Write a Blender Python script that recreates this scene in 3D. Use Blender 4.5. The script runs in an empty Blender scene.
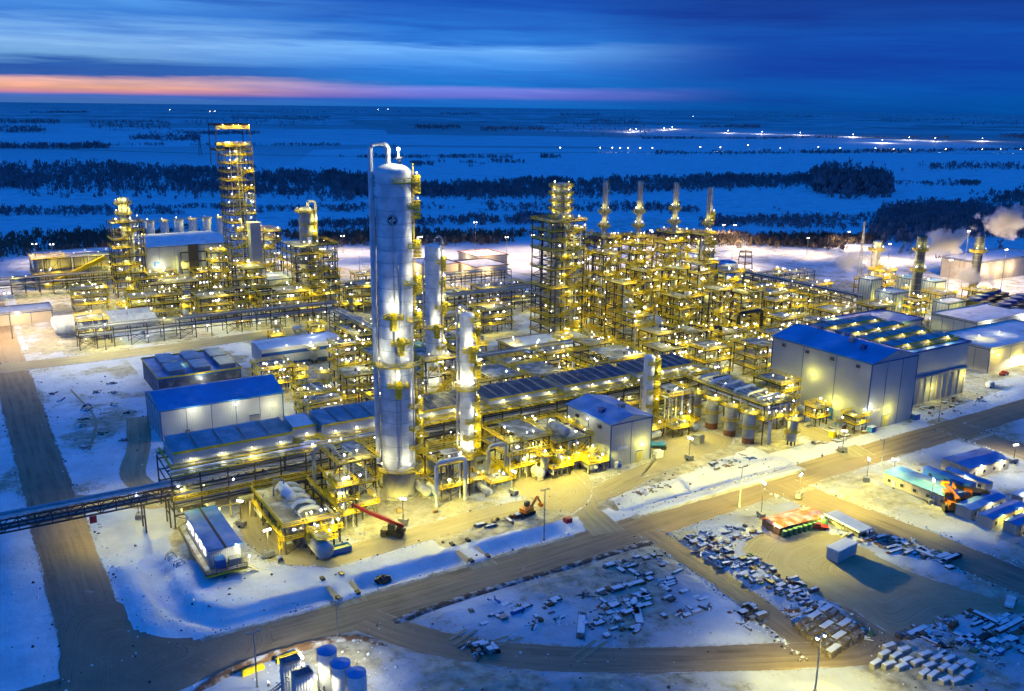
import bpy, math, random
from math import sin, cos, pi, radians as R, sqrt, atan2, hypot
from mathutils import Matrix, Vector
random.seed(11)
rnd = random.random
def ru(a, b): return a + (b - a) * random.random()
scene = bpy.context.scene
C = scene.collection
TH = R(32)
CT, ST = cos(TH), sin(TH)
def XY(u, v): return (u * CT - v * ST, u * ST + v * CT)
def UVof(x, y): return (x * CT + y * ST, -x * ST + y * CT)

# ------------------------------------------------------------------ materials
def lin(r, g, b):
    f = lambda c: c / 12.92 if c <= 0.04045 else ((c + 0.055) / 1.055) ** 2.4
    return (f(r / 255), f(g / 255), f(b / 255), 1)
def nn(nt, t, **k):
    n = nt.nodes.new(t)
    for a, b in k.items():
        if a.startswith('i_'): n.inputs[a[2:].replace('_', ' ')].default_value = b
        else: setattr(n, a, b)
    return n
def mat(name, col, rough=.6, metal=0., var=.25, scale=.6, dirt=None, dirt_amt=.0, rib=0., spec=.5, bump=0.):
    m = bpy.data.materials.new(name); m.use_nodes = True
    nt = m.node_tree; b = nt.nodes['Principled BSDF']; L = nt.links.new
    b.inputs['Roughness'].default_value = rough; b.inputs['Metallic'].default_value = metal
    b.inputs['Specular IOR Level'].default_value = spec
    tc = nn(nt, 'ShaderNodeTexCoord')
    n = nn(nt, 'ShaderNodeTexNoise'); n.inputs['Scale'].default_value = scale; n.inputs['Detail'].default_value = 6
    oi = nn(nt, 'ShaderNodeObjectInfo')
    ad = nn(nt, 'ShaderNodeVectorMath', operation='ADD')
    mu = nn(nt, 'ShaderNodeVectorMath', operation='SCALE'); mu.inputs['Scale'].default_value = 90
    cx = nn(nt, 'ShaderNodeCombineXYZ'); L(oi.outputs['Random'], cx.inputs[0]); L(oi.outputs['Random'], cx.inputs[1])
    L(cx.outputs[0], mu.inputs[0]); L(tc.outputs['Object'], ad.inputs[0]); L(mu.outputs[0], ad.inputs[1]); L(ad.outputs[0], n.inputs['Vector'])
    r = nn(nt, 'ShaderNodeMapRange'); r.inputs['From Min'].default_value = .3; r.inputs['From Max'].default_value = .7
    r.inputs['To Min'].default_value = 1 - var; r.inputs['To Max'].default_value = 1 + var * .5
    L(n.outputs['Fac'], r.inputs['Value'])
    mx = nn(nt, 'ShaderNodeMix', data_type='RGBA', blend_type='MULTIPLY'); mx.inputs[0].default_value = 1
    mx.inputs[6].default_value = (*col[:3], 1); L(r.outputs[0], mx.inputs[7])
    out = mx.outputs[2]
    if dirt:
        n2 = nn(nt, 'ShaderNodeTexNoise'); n2.inputs['Scale'].default_value = scale * 1.1; n2.inputs['Detail'].default_value = 8
        L(ad.outputs[0], n2.inputs['Vector'])
        r2 = nn(nt, 'ShaderNodeMapRange'); r2.inputs['From Min'].default_value = .56 - dirt_amt * .3; r2.inputs['From Max'].default_value = .80 - dirt_amt * .2; r2.inputs['To Max'].default_value = .8
        L(n2.outputs['Fac'], r2.inputs['Value'])
        m2 = nn(nt, 'ShaderNodeMix', data_type='RGBA'); L(r2.outputs[0], m2.inputs[0]); L(out, m2.inputs[6]); m2.inputs[7].default_value = (*dirt[:3], 1)
        out = m2.outputs[2]
    L(out, b.inputs['Base Color'])
    h = None
    if rib:
        w = nn(nt, 'ShaderNodeTexWave', wave_type='BANDS', bands_direction='DIAGONAL'); w.inputs['Scale'].default_value = rib
        mp = nn(nt, 'ShaderNodeVectorMath', operation='MULTIPLY'); mp.inputs[1].default_value = (1, 1, 0)
        L(tc.outputs['Object'], mp.inputs[0]); L(mp.outputs[0], w.inputs['Vector']); h = w.outputs['Fac']
    elif bump: h = n.outputs['Fac']
    if h is not None:
        bp = nn(nt, 'ShaderNodeBump'); bp.inputs['Strength'].default_value = bump or .5; bp.inputs['Distance'].default_value = .12
        L(h, bp.inputs['Height']); L(bp.outputs[0], b.inputs['Normal'])
    return m
SNOW = (.80, .84, .90)
M = dict(
    steel=mat('dark_steel', (.055, .05, .05), .6, .2),
    galv=mat('galvanised_steel', (.34, .35, .36), .45, .5),
    yellow=mat('safety_yellow_paint', (.82, .60, .012), .5, 0, .2),
    grate=mat('grating', (.26, .25, .21), .6, .2, .4, .3, SNOW, .35),
    alu=mat('insulation_cladding', (.70, .72, .73), .45, .06, .3, .35, bump=.25),
    alu2=mat('insulation_cladding_dull', (.42, .43, .43), .5, .3, .35, .5),
    pipe=mat('pipe_jacket', (.48, .49, .49), .4, .5, .3, .4),
    pipe_dark=mat('pipe_dark', (.10, .10, .11), .5, .3),
    clad=mat('grey_cladding', (.40, .43, .46), .55, .1, .12, .15, rib=1.2),
    cladw=mat('pale_cladding', (.56, .58, .58), .55, .05, .12, .15, rib=1.2),
    cladt=mat('tan_cladding', (.52, .46, .36), .6, .0, .15, .15, rib=1.0),
    roofb=mat('blue_roof_sheet', (.02, .28, .63), .4, .1, .25, .12, (.30, .45, .75), .1),
    roofs=mat('snow_dusted_blue_roof', (.08, .27, .60), .5, .1, .3, .14, (.45, .58, .78), .3),
    roofw=mat('snowy_roof', SNOW, .75, 0, .15, .2, (.40, .42, .45), .08),
    louv=mat('blue_louvre', (.22, .39, .52), .35, .2, .3, .25, (.5, .58, .66), .25),
    black=mat('black_steel', (.02, .02, .022), .5, .2),
    dkgrey=mat('dark_grey_stack', (.10, .115, .12), .5, .2), dkblue=mat('dark_louvre', (.08, .10, .15), .45, .3, .3, .3, (.3, .33, .38), .2),
    trim=mat('blue_trim', (.01, .07, .28), .5),
    red=mat('red_paint', (.42, .02, .03), .45),
    orange=mat('orange_paint', (.90, .25, .015), .5),
    rust=mat('rust_brown', (.22, .09, .04), .8),
    green=mat('green_paint', (.08, .2, .1), .5),
    bluep=mat('blue_paint', (.02, .12, .40), .4),
    white=mat('white_paint', (.75, .76, .76), .5),
    door=mat('door_paint', (.45, .42, .16), .5),
    conc=mat('concrete', (.36, .35, .33), .85, 0, .3, .5),
    wood=mat('timber', (.20, .13, .07), .8, 0, .4, 1),
    glass=mat('dark_glass', (.02, .03, .05), .1),
    tyre=mat('tyre_rubber', (.02, .02, .02), .8),
    tree=mat('bare_winter_wood', (.19, .20, .23), .9, 0, .4, .05),
    twig=mat('bare_twigs', (.17, .13, .10), .9, 0, .4, .05),
    fence=mat('orange_mesh', (.45, .10, .02), .7),
    snow=mat('snow', SNOW, .7, 0, .12, .4, bump=.3),
    junk=mat('weathered_metal', (.13, .13, .14), .6, .3, .6, .8, SNOW, .12),
    crate=mat('crate_timber', (.20, .155, .11), .8, 0, .5, .8, SNOW, .15),
)
def emis(name, col, s, sample=False):
    m = bpy.data.materials.new(name); m.use_nodes = True; nt = m.node_tree
    b = nt.nodes['Principled BSDF']; b.inputs['Base Color'].default_value = (.8, .8, .8, 1)
    b.inputs['Emission Color'].default_value = (*col, 1); b.inputs['Emission Strength'].default_value = s
    m.cycles.emission_sampling = 'AUTO' if sample else 'NONE'
    return m
M['bulb'] = emis('lamp_glow', (1, .93, .98), 24)
M['bulbv'] = emis('lamp_glow_violet', (.95, .8, 1), 16)
M['bulbw'] = emis('lamp_glow_warm', (1, .78, .25), 14)
M['farbulb'] = emis('yard_lamp_glow', (1, .9, .75), 90)
M['redbulb'] = emis('red_beacon_glow', (1, .1, .25), 40)
M['window'] = emis('lit_window', (1, .97, .85), 2.2)

# ------------------------------------------------------------------ mesh builder
class MB:
    def __init__(s): s.v = []; s.f = []; s.m = []; s.cur = 0
    def add(s, vs, fs):
        o = len(s.v); s.v += vs; s.f += [tuple(i + o for i in f) for f in fs]; s.m += [s.cur] * len(fs); return s
    def mi(s, i): s.cur = i; return s
    def box(s, x0, y0, z0, x1, y1, z1):
        return s.add([(x0, y0, z0), (x1, y0, z0), (x1, y1, z0), (x0, y1, z0), (x0, y0, z1), (x1, y0, z1), (x1, y1, z1), (x0, y1, z1)],
                     [(0, 3, 2, 1), (4, 5, 6, 7), (0, 1, 5, 4), (1, 2, 6, 5), (2, 3, 7, 6), (3, 0, 4, 7)])
    def cb(s, x, y, z, a, b, c): return s.box(x - a / 2, y - b / 2, z, x + a / 2, y + b / 2, z + c)
    def bar(s, p, q, w=.2, h=None):
        h = h or w; p = Vector(p); q = Vector(q); d = q - p
        if d.length < 1e-6: return s
        d.normalize(); up = Vector((0, 0, 1)) if abs(d.z) < .95 else Vector((1, 0, 0))
        a = d.cross(up).normalized() * (w / 2); b = a.cross(d).normalized() * (h / 2)
        vs = [tuple(x) for x in (p - a - b, p + a - b, p + a + b, p - a + b, q - a - b, q + a - b, q + a + b, q - a + b)]
        return s.add(vs, [(0, 1, 2, 3), (7, 6, 5, 4), (0, 4, 5, 1), (1, 5, 6, 2), (2, 6, 7, 3), (3, 7, 4, 0)])
    def tube(s, pts, r, n=8, caps=True):
        pts = [Vector(p) for p in pts]; rings = []
        for i, p in enumerate(pts):
            d = (pts[min(i + 1, len(pts) - 1)] - pts[max(i - 1, 0)])
            if d.length < 1e-6: d = Vector((0, 0, 1))
            d.normalize(); up = Vector((0, 0, 1)) if abs(d.z) < .9 else Vector((1, 0, 0))
            a = d.cross(up).normalized(); b = a.cross(d).normalized()
            rr = r[i] if isinstance(r, (list, tuple)) else r
            rings.append([tuple(p + a * (cos(2 * pi * k / n) * rr) + b * (sin(2 * pi * k / n) * rr)) for k in range(n)])
        vs = [v for g in rings for v in g]; fs = []
        for i in range(len(rings) - 1):
            for k in range(n):
                k2 = (k + 1) % n; fs.append((i * n + k, i * n + k2, (i + 1) * n + k2, (i + 1) * n + k))
        if caps: fs += [tuple(range(n - 1, -1, -1)), tuple(range((len(rings) - 1) * n, len(rings) * n))]
        return s.add(vs, fs)
    def lathe(s, prof, n=24, cx=0, cy=0, cap=True):
        vs = []; fs = []
        for r, z in prof: vs += [(cx + r * cos(2 * pi * k / n), cy + r * sin(2 * pi * k / n), z) for k in range(n)]
        for i in range(len(prof) - 1):
            for k in range(n):
                k2 = (k + 1) % n; fs.append((i * n + k, i * n + k2, (i + 1) * n + k2, (i + 1) * n + k))
        if cap: fs += [tuple(range(n - 1, -1, -1)), tuple(range((len(prof) - 1) * n, len(prof) * n))]
        return s.add(vs, fs)
    def ball(s, x, y, z, r, n=8):
        return s.lathe([(r * max(.02, sin(pi * i / 5)), z - r * cos(pi * i / 5)) for i in range(6)], n, x, y)
    def rail(s, pts, z, closed=False, h=1.2, step=2.0, w=.13):
        P = list(pts) + ([pts[0]] if closed else [])
        for (x0, y0), (x1, y1) in zip(P[:-1], P[1:]):
            for zz, hh in ((z + h, w * 1.2), (z + h * .55, w), (z + .15, .34)):
                s.bar((x0, y0, zz), (x1, y1, zz), w, hh)
            k = max(1, int(hypot(x1 - x0, y1 - y0) / step))
            for i in range(k): t = i / k; s.bar((x0 + (x1 - x0) * t, y0 + (y1 - y0) * t, z), (x0 + (x1 - x0) * t, y0 + (y1 - y0) * t, z + h), w)
        return s
    def prism(s, poly, z0, z1):
        n = len(poly)
        return s.add([(x, y, z0) for x, y in poly] + [(x, y, z1) for x, y in poly],
                     [tuple(range(n - 1, -1, -1)), tuple(range(n, 2 * n))] + [(i, (i + 1) % n, n + (i + 1) % n, n + i) for i in range(n)])
    def mesh(s, name, mats, smooth=False):
        me = bpy.data.meshes.new(name); me.from_pydata(s.v, [], s.f)
        for m in (mats if isinstance(mats, (list, tuple)) else [mats]): me.materials.append(M[m])
        if len(me.materials) > 1: me.polygons.foreach_set('material_index', s.m)
        if smooth:
            me.polygons.foreach_set('use_smooth', [True] * len(me.polygons)); me.set_sharp_from_angle(angle=R(35))
        me.update(); return me

def tag(o, label=None, cat=None, group=None, kind=None):
    if label: o['label'] = label
    if cat: o['category'] = cat
    if group: o['group'] = group
    if kind: o['kind'] = kind
    return o
def thing(name, label, cat, u, v, z=0, rot=0, group=None):
    o = bpy.data.objects.new(name, None); C.objects.link(o); o.empty_display_size = 1
    x, y = XY(u, v); o.location = (x, y, z); o.rotation_euler = (0, 0, TH + rot)
    return tag(o, label, cat, group)
def put(name, me, parent=None, loc=(0, 0, 0), rz=0):
    o = bpy.data.objects.new(name, me); C.objects.link(o)
    if parent: o.parent = parent
    o.location = loc; o.rotation_euler = (0, 0, rz); return o
def obj(name, mb, mats, parent=None, smooth=False, loc=(0, 0, 0)):
    return put(name, mb.mesh(name, mats, smooth), parent, loc)
def solo(name, mb, mats, label, cat, u, v, z=0, rot=0, group=None, smooth=False):
    o = obj(name, mb, mats, None, smooth); x, y = XY(u, v); o.location = (x, y, z); o.rotation_euler = (0, 0, TH + rot)
    return tag(o, label, cat, group)
_cache = {}
def cached(key, fn):
    if key not in _cache: _cache[key] = fn()
    return _cache[key]

# ------------------------------------------------------------------ lamps
_ld = {}
COL = dict(y=(1, .86, .13), w=(1, .93, .55), c=(.95, .97, 1.0), s=(1, .72, .38), p=(1, .88, .80))
PW = 2.2
def light(parent, loc, power, col='y', size=.4):
    k = (round(power, 1), col, size)
    if k not in _ld:
        d = bpy.data.lights.new('lamp_light', 'POINT'); d.energy = power * PW; d.color = COL[col]; d.shadow_soft_size = size; _ld[k] = d
    o = bpy.data.objects.new('lamp_light', _ld[k]); C.objects.link(o); o.parent = parent; o.location = loc; return o
def lamp_mesh(rb=.21, mb='bulb'):
    b = MB(); b.bar((0, 0, -.9), (0, 0, -.05), .1); b.bar((0, 0, -.05), (0, 0, .1), .35); b.mi(1); b.ball(0, 0, .32, rb, 6); return b.mesh('lamp', ['galv', mb])
def flood(parent, loc, power, col='y', size=.5, cone=148):
    k = ('spot', round(power, 1), col, size, cone)
    if k not in _ld:
        d = bpy.data.lights.new('lamp_light', 'SPOT'); d.energy = power * PW; d.color = COL[col]; d.shadow_soft_size = size; d.spot_size = R(cone); d.spot_blend = .32; _ld[k] = d
    o = bpy.data.objects.new('lamp_light', _ld[k]); C.objects.link(o); o.parent = parent; o.location = loc; return o
def lamp(parent, x, y, z, power=900, col='y', lit=True):
    rb, mb_ = random.choice(((.13, 'bulb'), (.17, 'bulbw'), (.21, 'bulb'), (.26, 'bulb'), (.15, 'bulbv'), (.22, 'bulbv'), (.12, 'bulbw')))
    o = put('lamp', cached(('lamp', rb, mb_), lambda: lamp_mesh(rb, mb_)), parent, (x, y, z))
    if lit: flood(parent, (x + .3, y - .35, z + .25), power * 1.5, col, .35, 166)
    return o

# ------------------------------------------------------------------ generic plant pieces
def post_mesh(h, w, m='steel'):
    return cached(('post', round(h, 2), w, m), lambda: MB().cb(0, 0, 0, w, w, h).mesh('column', m))
def structure(label, u0, v0, u1, v1, h, nlev, cat='steel structure', name='process_structure', nx=None, ny=None, m='steel', lamps=4, pw=1200,
              cover=.6, pipes=3, group=None, first=4., brace=True, col='y', cage=True):
    W, D = u1 - u0, v1 - v0
    t = thing(name, label, cat, (u0 + u1) / 2, (v0 + v1) / 2, 0, 0, group)
    nx = nx or max(1, round(W / 7)); ny = ny or max(1, round(D / 7))
    xs = [-W / 2 + W * i / nx for i in range(nx + 1)]; ys = [-D / 2 + D * j / ny for j in range(ny + 1)]
    pw_ = .38 if h > 20 else .32
    for i, x in enumerate(xs):
        for j, y in enumerate(ys):
            if 0 < i < nx and 0 < j < ny: continue
            put('column', post_mesh(h, pw_, m), t, (x, y, 0))
    zs = [first + (h - first) * k / max(1, nlev - 1) for k in range(nlev)]
    lm = 0
    for k, z in enumerate(zs):
        b = MB()
        for x in xs: b.bar((x, -D / 2, z - .2), (x, D / 2, z - .2), .25, .4)
        for y in ys: b.bar((-W / 2, y, z - .22), (W / 2, y, z - .22), .25, .36)
        obj('floor_beams', b, m, t)
        g = MB(); a = cover if k < nlev - 1 else max(cover, .5)
        s = random.choice((-1, 1)); xa, xb = (-W / 2, -W / 2 + W * a) if s < 0 else (W / 2 - W * a, W / 2)
        if a >= .95: xa, xb = -W / 2, W / 2
        ra, rb = -W / 2 - .6, W / 2 + .6
        if h >= 18 and rnd() < .6:
            if rnd() < .5: rb = ru(-.1, .35) * W
            else: ra = ru(-.35, .1) * W
        g.box(xa, -D / 2 - .6, z + .02, xb, D / 2 + .6, z + .1); g.box(ra, -D / 2 - .9, z + .13, rb, -D / 2 + .9, z + .2)
        f = obj('platform', g, 'grate', t)
        r = MB(); r.rail([(ra, -D / 2 - .9), (rb, -D / 2 - .9), (rb, D / 2 + .6), (ra, D / 2 + .6)], z + .2, True)
        obj('handrail', r, 'yellow', f)
        for q in range(lamps):
            x = ru(-W / 2, W / 2); y = -D / 2 - .5 if rnd() < .65 else ru(-D / 2, D / 2)
            lamp(t, x, y, z + 2.2, pw * ru(.6, 1.5), col if rnd() < .86 else 'p', lit=False)
            if q == 0: flood(t, (x, y - 1.2, z + 2.9), pw * random.choice((1.0, 1.6, 2.4)), col, .4, 178)
    flood(t, (ru(-.3, .3) * W, -D / 2 - 1.2, first + 1.5), pw * 3.0, col, .4, 166) if h < 18 or W > 12 else None
    if h >= 18 and nlev > 2:
        for q in range(max(2, int(h / 12))):
            k = random.randrange(0, max(1, nlev - 1)); gap = (zs[1] - zs[0]) if nlev > 1 else 4
            vessel('grey drum standing on the floors inside the yellow steel towers', (u0 + u1) / 2 + ru(-.3, .3) * W, (v0 + v1) / 2 - ru(0, .3) * D, zs[k] + .25, ru(.9, 1.6), min(9, max(3.4, gap * ru(.8, 1.9))), 'drums inside the steel towers', m=random.choice(('alu', 'alu2', 'alu', 'white')), plat=False)
    if h >= 20:
        b = MB(); y = -D / 2 - 1.7; wx = min(W / 2, 4.5); z0 = .2
        for k, z in enumerate(zs):
            s = 1 if k % 2 else -1
            for dy in (-.55, .55):
                b.bar((-s * wx, y + dy, z0), (s * wx, y + dy, z + .2), .16, .34); b.bar((-s * wx, y + dy, z0 + 1.1), (s * wx, y + dy, z + 1.3), .13, .16)
            b.box(s * wx - .8, y - .7, z + .06, s * wx + .8, y + .75, z + .2); b.rail([(s * wx - .8, y - .7), (s * wx + .8, y - .7)], z + .2, False, 1.2, 1.2, .16); z0 = z + .2
        obj('stair', b, 'yellow', t)
    if brace:
        b = MB(); z0 = 0
        for k, z in enumerate(zs):
            y = -D / 2; i = k % nx
            b.bar((xs[i], y, z0), (xs[i + 1], y, z - .4), .16); x = W / 2; j = k % ny
            b.bar((x, ys[j], z0), (x, ys[j + 1], z - .4), .16); b.bar((-x, ys[j], z - .4), (-x, ys[j + 1], z0), .16); z0 = z
        obj('bracing', b, m, t)
    if cage:
        b = MB(); x = random.choice((-1, 1)) * (W / 2 + .9); y = -D / 2 + 1.2
        z0 = 0
        for k, z in enumerate(zs):
            for dx in (-.4, .4): b.bar((x + dx, y - .4, z0), (x + dx, y - .4, z + 1), .1); b.bar((x + dx, y + .5, z0 + 2), (x + dx, y + .5, z + 1), .08)
            zz = z0 + 2
            while zz < z + 1: b.rail([(x - .4, y - .4), (x + .4, y - .4), (x + .4, y + .5), (x - .4, y + .5)], zz - .5, True, .5, 9, .07); zz += 2.2
            z0 = z
        obj('caged_ladder', b, 'yellow', t)
    for q in range(pipes):
        b = MB(); r = ru(.16, .38); x, y = ru(-W / 2, W / 2), random.choice((-D / 2 - .3, ru(-D / 2, D / 2))); pts = [(x, y, .2)]; z = .2
        for k in range(9):
            if k % 2 == 0: z = max(.6, min(h + 1.5, random.choice(zs) + ru(-2.2, 1.6)))
            elif k % 4 == 1: x = ru(-W / 2, W / 2)
            else: y = random.choice((-D / 2 - .4, ru(-D / 2, D / 2)))
            pts.append((x, y, z))
        b.tube(pts, r, 7); obj('pipe', b, random.choice(('pipe', 'alu', 'alu2', 'pipe_dark', 'white')), t, True)
    for q in range(0):
        b = MB(); r = ru(.18, .42); x = ru(-W / 2, W / 2); y = ru(-D / 2, D / 2); za = ru(.3, .9) * h; zb = ru(.1, .5) * za; d = ru(-.5, .5) * W
        b.tube([(x, y, 0.2), (x, y, za - r), (x + .1 * d, y, za), (x + d, y, za), (x + d, y - ru(0, 1) * D * .5, za), (x + d, y - D * .3, zb)], r, 8)
        obj('pipe', b, random.choice(('pipe', 'pipe', 'alu2', 'pipe_dark')), t, True)
    return t

def ring(mb, r0, r1, a0, a1, z, th=.12, n=None):
    n = n or max(3, int(abs(a1 - a0) / .35)); vs = []; fs = []
    for i in range(n + 1):
        a = a0 + (a1 - a0) * i / n
        vs += [(r0 * cos(a), r0 * sin(a), z), (r1 * cos(a), r1 * sin(a), z), (r1 * cos(a), r1 * sin(a), z + th), (r0 * cos(a), r0 * sin(a), z + th)]
    for i in range(n):
        o = 4 * i
        for k in range(4): fs.append((o + k, o + 4 + k, o + 4 + (k + 1) % 4, o + (k + 1) % 4))
    fs += [(0, 1, 2, 3), (4 * n + 3, 4 * n + 2, 4 * n + 1, 4 * n)]
    mb.add(vs, fs)
CAMD = -pi / 2 - R(32)      # direction towards the camera side in plant axes (approx)
def column(label, u, v, r, h, plats, name='distillation_column', skirt=6, z0=0, m='alu', pipe=None, lampw=900, cat='column', group=None, rings=6, loop=False,
           top_rail=True, col='y', width=1.5):
    t = thing(name, label, cat, u, v, z0)
    if group: t['group'] = group
    b = MB(); pr = [(r, skirt)]
    for k in range(1, rings + 1):
        z = skirt + (h - r * .5 - skirt) * k / rings
        pr += [(r, z - .12), (r * 1.012, z - .1), (r * 1.012, z + .1), (r, z + .12)]
    for k in range(1, 7): a = k / 6 * pi / 2; pr.append((max(.05, r * cos(a)), h - r * .5 + r * .5 * sin(a)))
    b.lathe(pr, 32); obj('shell', b, m, t, True)
    b = MB(); b.lathe([(r * 1.08, 0), (r * 1.08, .5), (r * 1.0, .7), (r * .985, skirt - .02)], 32); obj('skirt', b, 'conc', t, True)
    b = MB(); b.lathe([(r * 1.2, 0), (r * 1.2, .35)], 24); obj('base_plinth', b, 'conc', t)
    if r > 2:
        for k in range(1, 2 * rings): z = skirt + (h - r * .5 - skirt) * k / (2 * rings) + .6; b = MB(); ring(b, r - .05, r + .035, 0, 2 * pi, z, .14, 40); obj('insulation_band', b, 'alu2', t)
    for p in plats:
        z, a0, a1 = p[0], p[1], p[2]; w = p[3] if len(p) > 3 else width
        b = MB(); ring(b, r + .02, r + w, a0, a1, z); full = a1 - a0 > 6.2
        f = obj('platform', b, 'grate', t)
        n = max(3, int((a1 - a0) / .4)); pts = [((r + w) * cos(a0 + (a1 - a0) * i / n), (r + w) * sin(a0 + (a1 - a0) * i / n)) for i in range(n + 1)]
        if not full: pts = [((r + .1) * cos(a0), (r + .1) * sin(a0))] + pts + [((r + .1) * cos(a1), (r + .1) * sin(a1))]
        rr = MB(); rr.rail(pts, z + .12, full, step=1.6, w=.17)
        for i in range(0, len(pts), 2): rr.bar((pts[i][0], pts[i][1], z), (pts[i][0] * r / (r + w), pts[i][1] * r / (r + w), z - 1.2), .12)
        if not full:
            ac = (a0 + a1) / 2 + (.25 if a1 > 0 else 0); cx, cy = (r + w * .7) * cos(ac), (r + w * .7) * sin(ac)
            for q in range(5): rr.rail([(cx - .7, cy - .7), (cx + .7, cy - .7), (cx + .7, cy + .7), (cx - .7, cy + .7)], z + 1.2 - q * 1.0, True, .6, 9, .14)
        obj('handrail', rr, 'yellow', f)
        nl = 2 if full else 1
        for q in range(nl):
            a = a0 + (a1 - a0) * (q + .5 + ru(-.15, .15)) / nl if not full else CAMD + (-.7 if q else .6)
            lx, ly = (r + w * .8) * cos(a), (r + w * .8) * sin(a); lamp(t, lx, ly, z + 2.3, 0, col, False); light(t, (lx * 1.12, ly * 1.12, z + 3.2), lampw * .5, 'w' if m == 'alu' else col)
    if pipe is not None:
        for (a, pr_, zt, zb) in pipe:
            b = MB(); x, y = (r + pr_ + .35) * cos(a), (r + pr_ + .35) * sin(a)
            if zt > h:      # overhead loop from the top of the head down the side
                ix, iy = r * .25 * cos(a), r * .25 * sin(a); pts = [(ix, iy, h - .3), (ix, iy, zt - 1.6)]
                for k in range(1, 5): q = k / 4 * pi / 2; pts.append((ix + (1 - cos(q)) * 1.6 * cos(a), iy + (1 - cos(q)) * 1.6 * sin(a), zt - 1.6 + 1.6 * sin(q)))
                for k in range(1, 5): q = k / 4 * pi / 2; pts.append((x - (1 - sin(q)) * 1.6 * cos(a), y - (1 - sin(q)) * 1.6 * sin(a), zt - 1.6 + 1.6 * cos(q)))
                pts.append((x, y, zb))
            else: pts = [(r * .9 * cos(a), r * .9 * sin(a), zt), (x - .2 * cos(a), y - .2 * sin(a), zt), (x, y, zt - .6), (x, y, zb)]
            b.tube(pts, pr_, 12); obj('overhead_pipe' if zt > h else 'riser_pipe', b, 'alu' if pr_ > .4 else 'pipe', t, True)
    b = MB(); a = -.35; x, y = (r + .5) * cos(a), (r + .5) * sin(a)
    for d in (-.3, .3): b.bar((x, y + d, 2), (x, y + d, h), .1)
    obj('ladder', b, 'yellow', t)
    return t

def rack(label, u0, v0, u1, v1, z, tiers=3, name='pipe_rack', pipes=6, m='steel', lamps=8, pw=900, step=7., group=None, tray=True, cat='pipe rack', col='y', rails=False):
    alongu = (u1 - u0) >= (v1 - v0); Ln = (u1 - u0) if alongu else (v1 - v0); Wd = (v1 - v0) if alongu else (u1 - u0)
    t = thing(name, label, cat, (u0 + u1) / 2, (v0 + v1) / 2, 0, 0 if alongu else pi / 2, group)
    n = max(2, round(Ln / step)); n = min(n, 44)
    for i in range(n + 1):
        x = -Ln / 2 + Ln * i / n
        for y in (-Wd / 2, Wd / 2): put('post', post_mesh(z, .34, m), t, (x, y, 0))
    zs = [z - .3 - 3.2 * k for k in range(tiers) if z - 3.2 * k > 2.5]
    for k, zz in enumerate(zs):
        b = MB()
        for i in range(n + 1): x = -Ln / 2 + Ln * i / n; b.bar((x, -Wd / 2, zz), (x, Wd / 2, zz), .22, .35)
        for y in (-Wd / 2, Wd / 2): b.bar((-Ln / 2, y, zz - .9), (Ln / 2, y, zz - .9), .2, .35)
        obj('tier_beams', b, m, t)
        y = -Wd / 2 + .5
        for q in range(pipes):
            r = random.choice((.14, .2, .28, .38)); y += r + ru(.1, .5)
            if y > Wd / 2 - .4: break
            b = MB(); e0, e1 = -Ln / 2 - ru(-2, .5), Ln / 2 + ru(-2, .5); x1 = ru(-.5, .5) * Ln; s = random.choice((-1, 1))
            pts = [(e0, y, zz + .2 + r), (e1, y, zz + .2 + r)]
            if rnd() < .35: pts = [(x1, y - s * .2, max(1, zz - 4)), (x1, y - s * .2, zz), (x1 + .3, y, zz + .2 + r), (e1, y, zz + .2 + r)]
            b.tube(pts, r, 8); y += r
            obj('pipe', b, random.choice(('pipe', 'alu', 'alu2', 'pipe_dark', 'pipe')), t, True)
    if tray:
        b = MB()
        for y in (-Wd / 2 + .1, Wd / 2 - 1.3):
            b.box(-Ln / 2, y, z + .35, Ln / 2, y + 1.1, z + .42)
            for dy in (0, 1.1): b.bar((-Ln / 2, y + dy, z + .5), (Ln / 2, y + dy, z + .5), .06, .25)
        obj('cable_tray', b, 'galv', t)
    b = MB()
    for i in range(0, n, 3):
        xa, xb = -Ln / 2 + Ln * i / n, -Ln / 2 + Ln * (i + 1) / n
        for y in (-Wd / 2, Wd / 2): b.bar((xa, y, .1), (xb, y, zs[-1] - 1), .16); b.bar((xb, y, .1), (xa, y, zs[-1] - 1), .16)
    obj('bracing', b, m, t)
    if rails:
        b = MB(); b.rail([(-Ln / 2, -Wd / 2 - .6), (Ln / 2, -Wd / 2 - .6)], z - 6.6, w=.16); obj('handrail', b, 'yellow', t); b = MB(); b.rail([(-Ln / 2, -Wd / 2 - .8), (Ln / 2, -Wd / 2 - .8)], z + .1); b.rail([(-Ln / 2, Wd / 2 + .8), (Ln / 2, Wd / 2 + .8)], z + .1); obj('handrail', b, 'yellow', t)
    for i in range(lamps):
        x = -Ln / 2 + Ln * (i + .5 + ru(-.3, .3)) / lamps; zz = random.choice((z + 1.6, 3.2, 3.2, z - 4))
        lamp(t, x, random.choice((-Wd / 2 - .5, -Wd / 2 - .5, Wd / 2 + .5)), zz, pw * ru(1.3, 2.2), col if rnd() < .8 else 'p', lit=i % 2 == 0)
    return t

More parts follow.
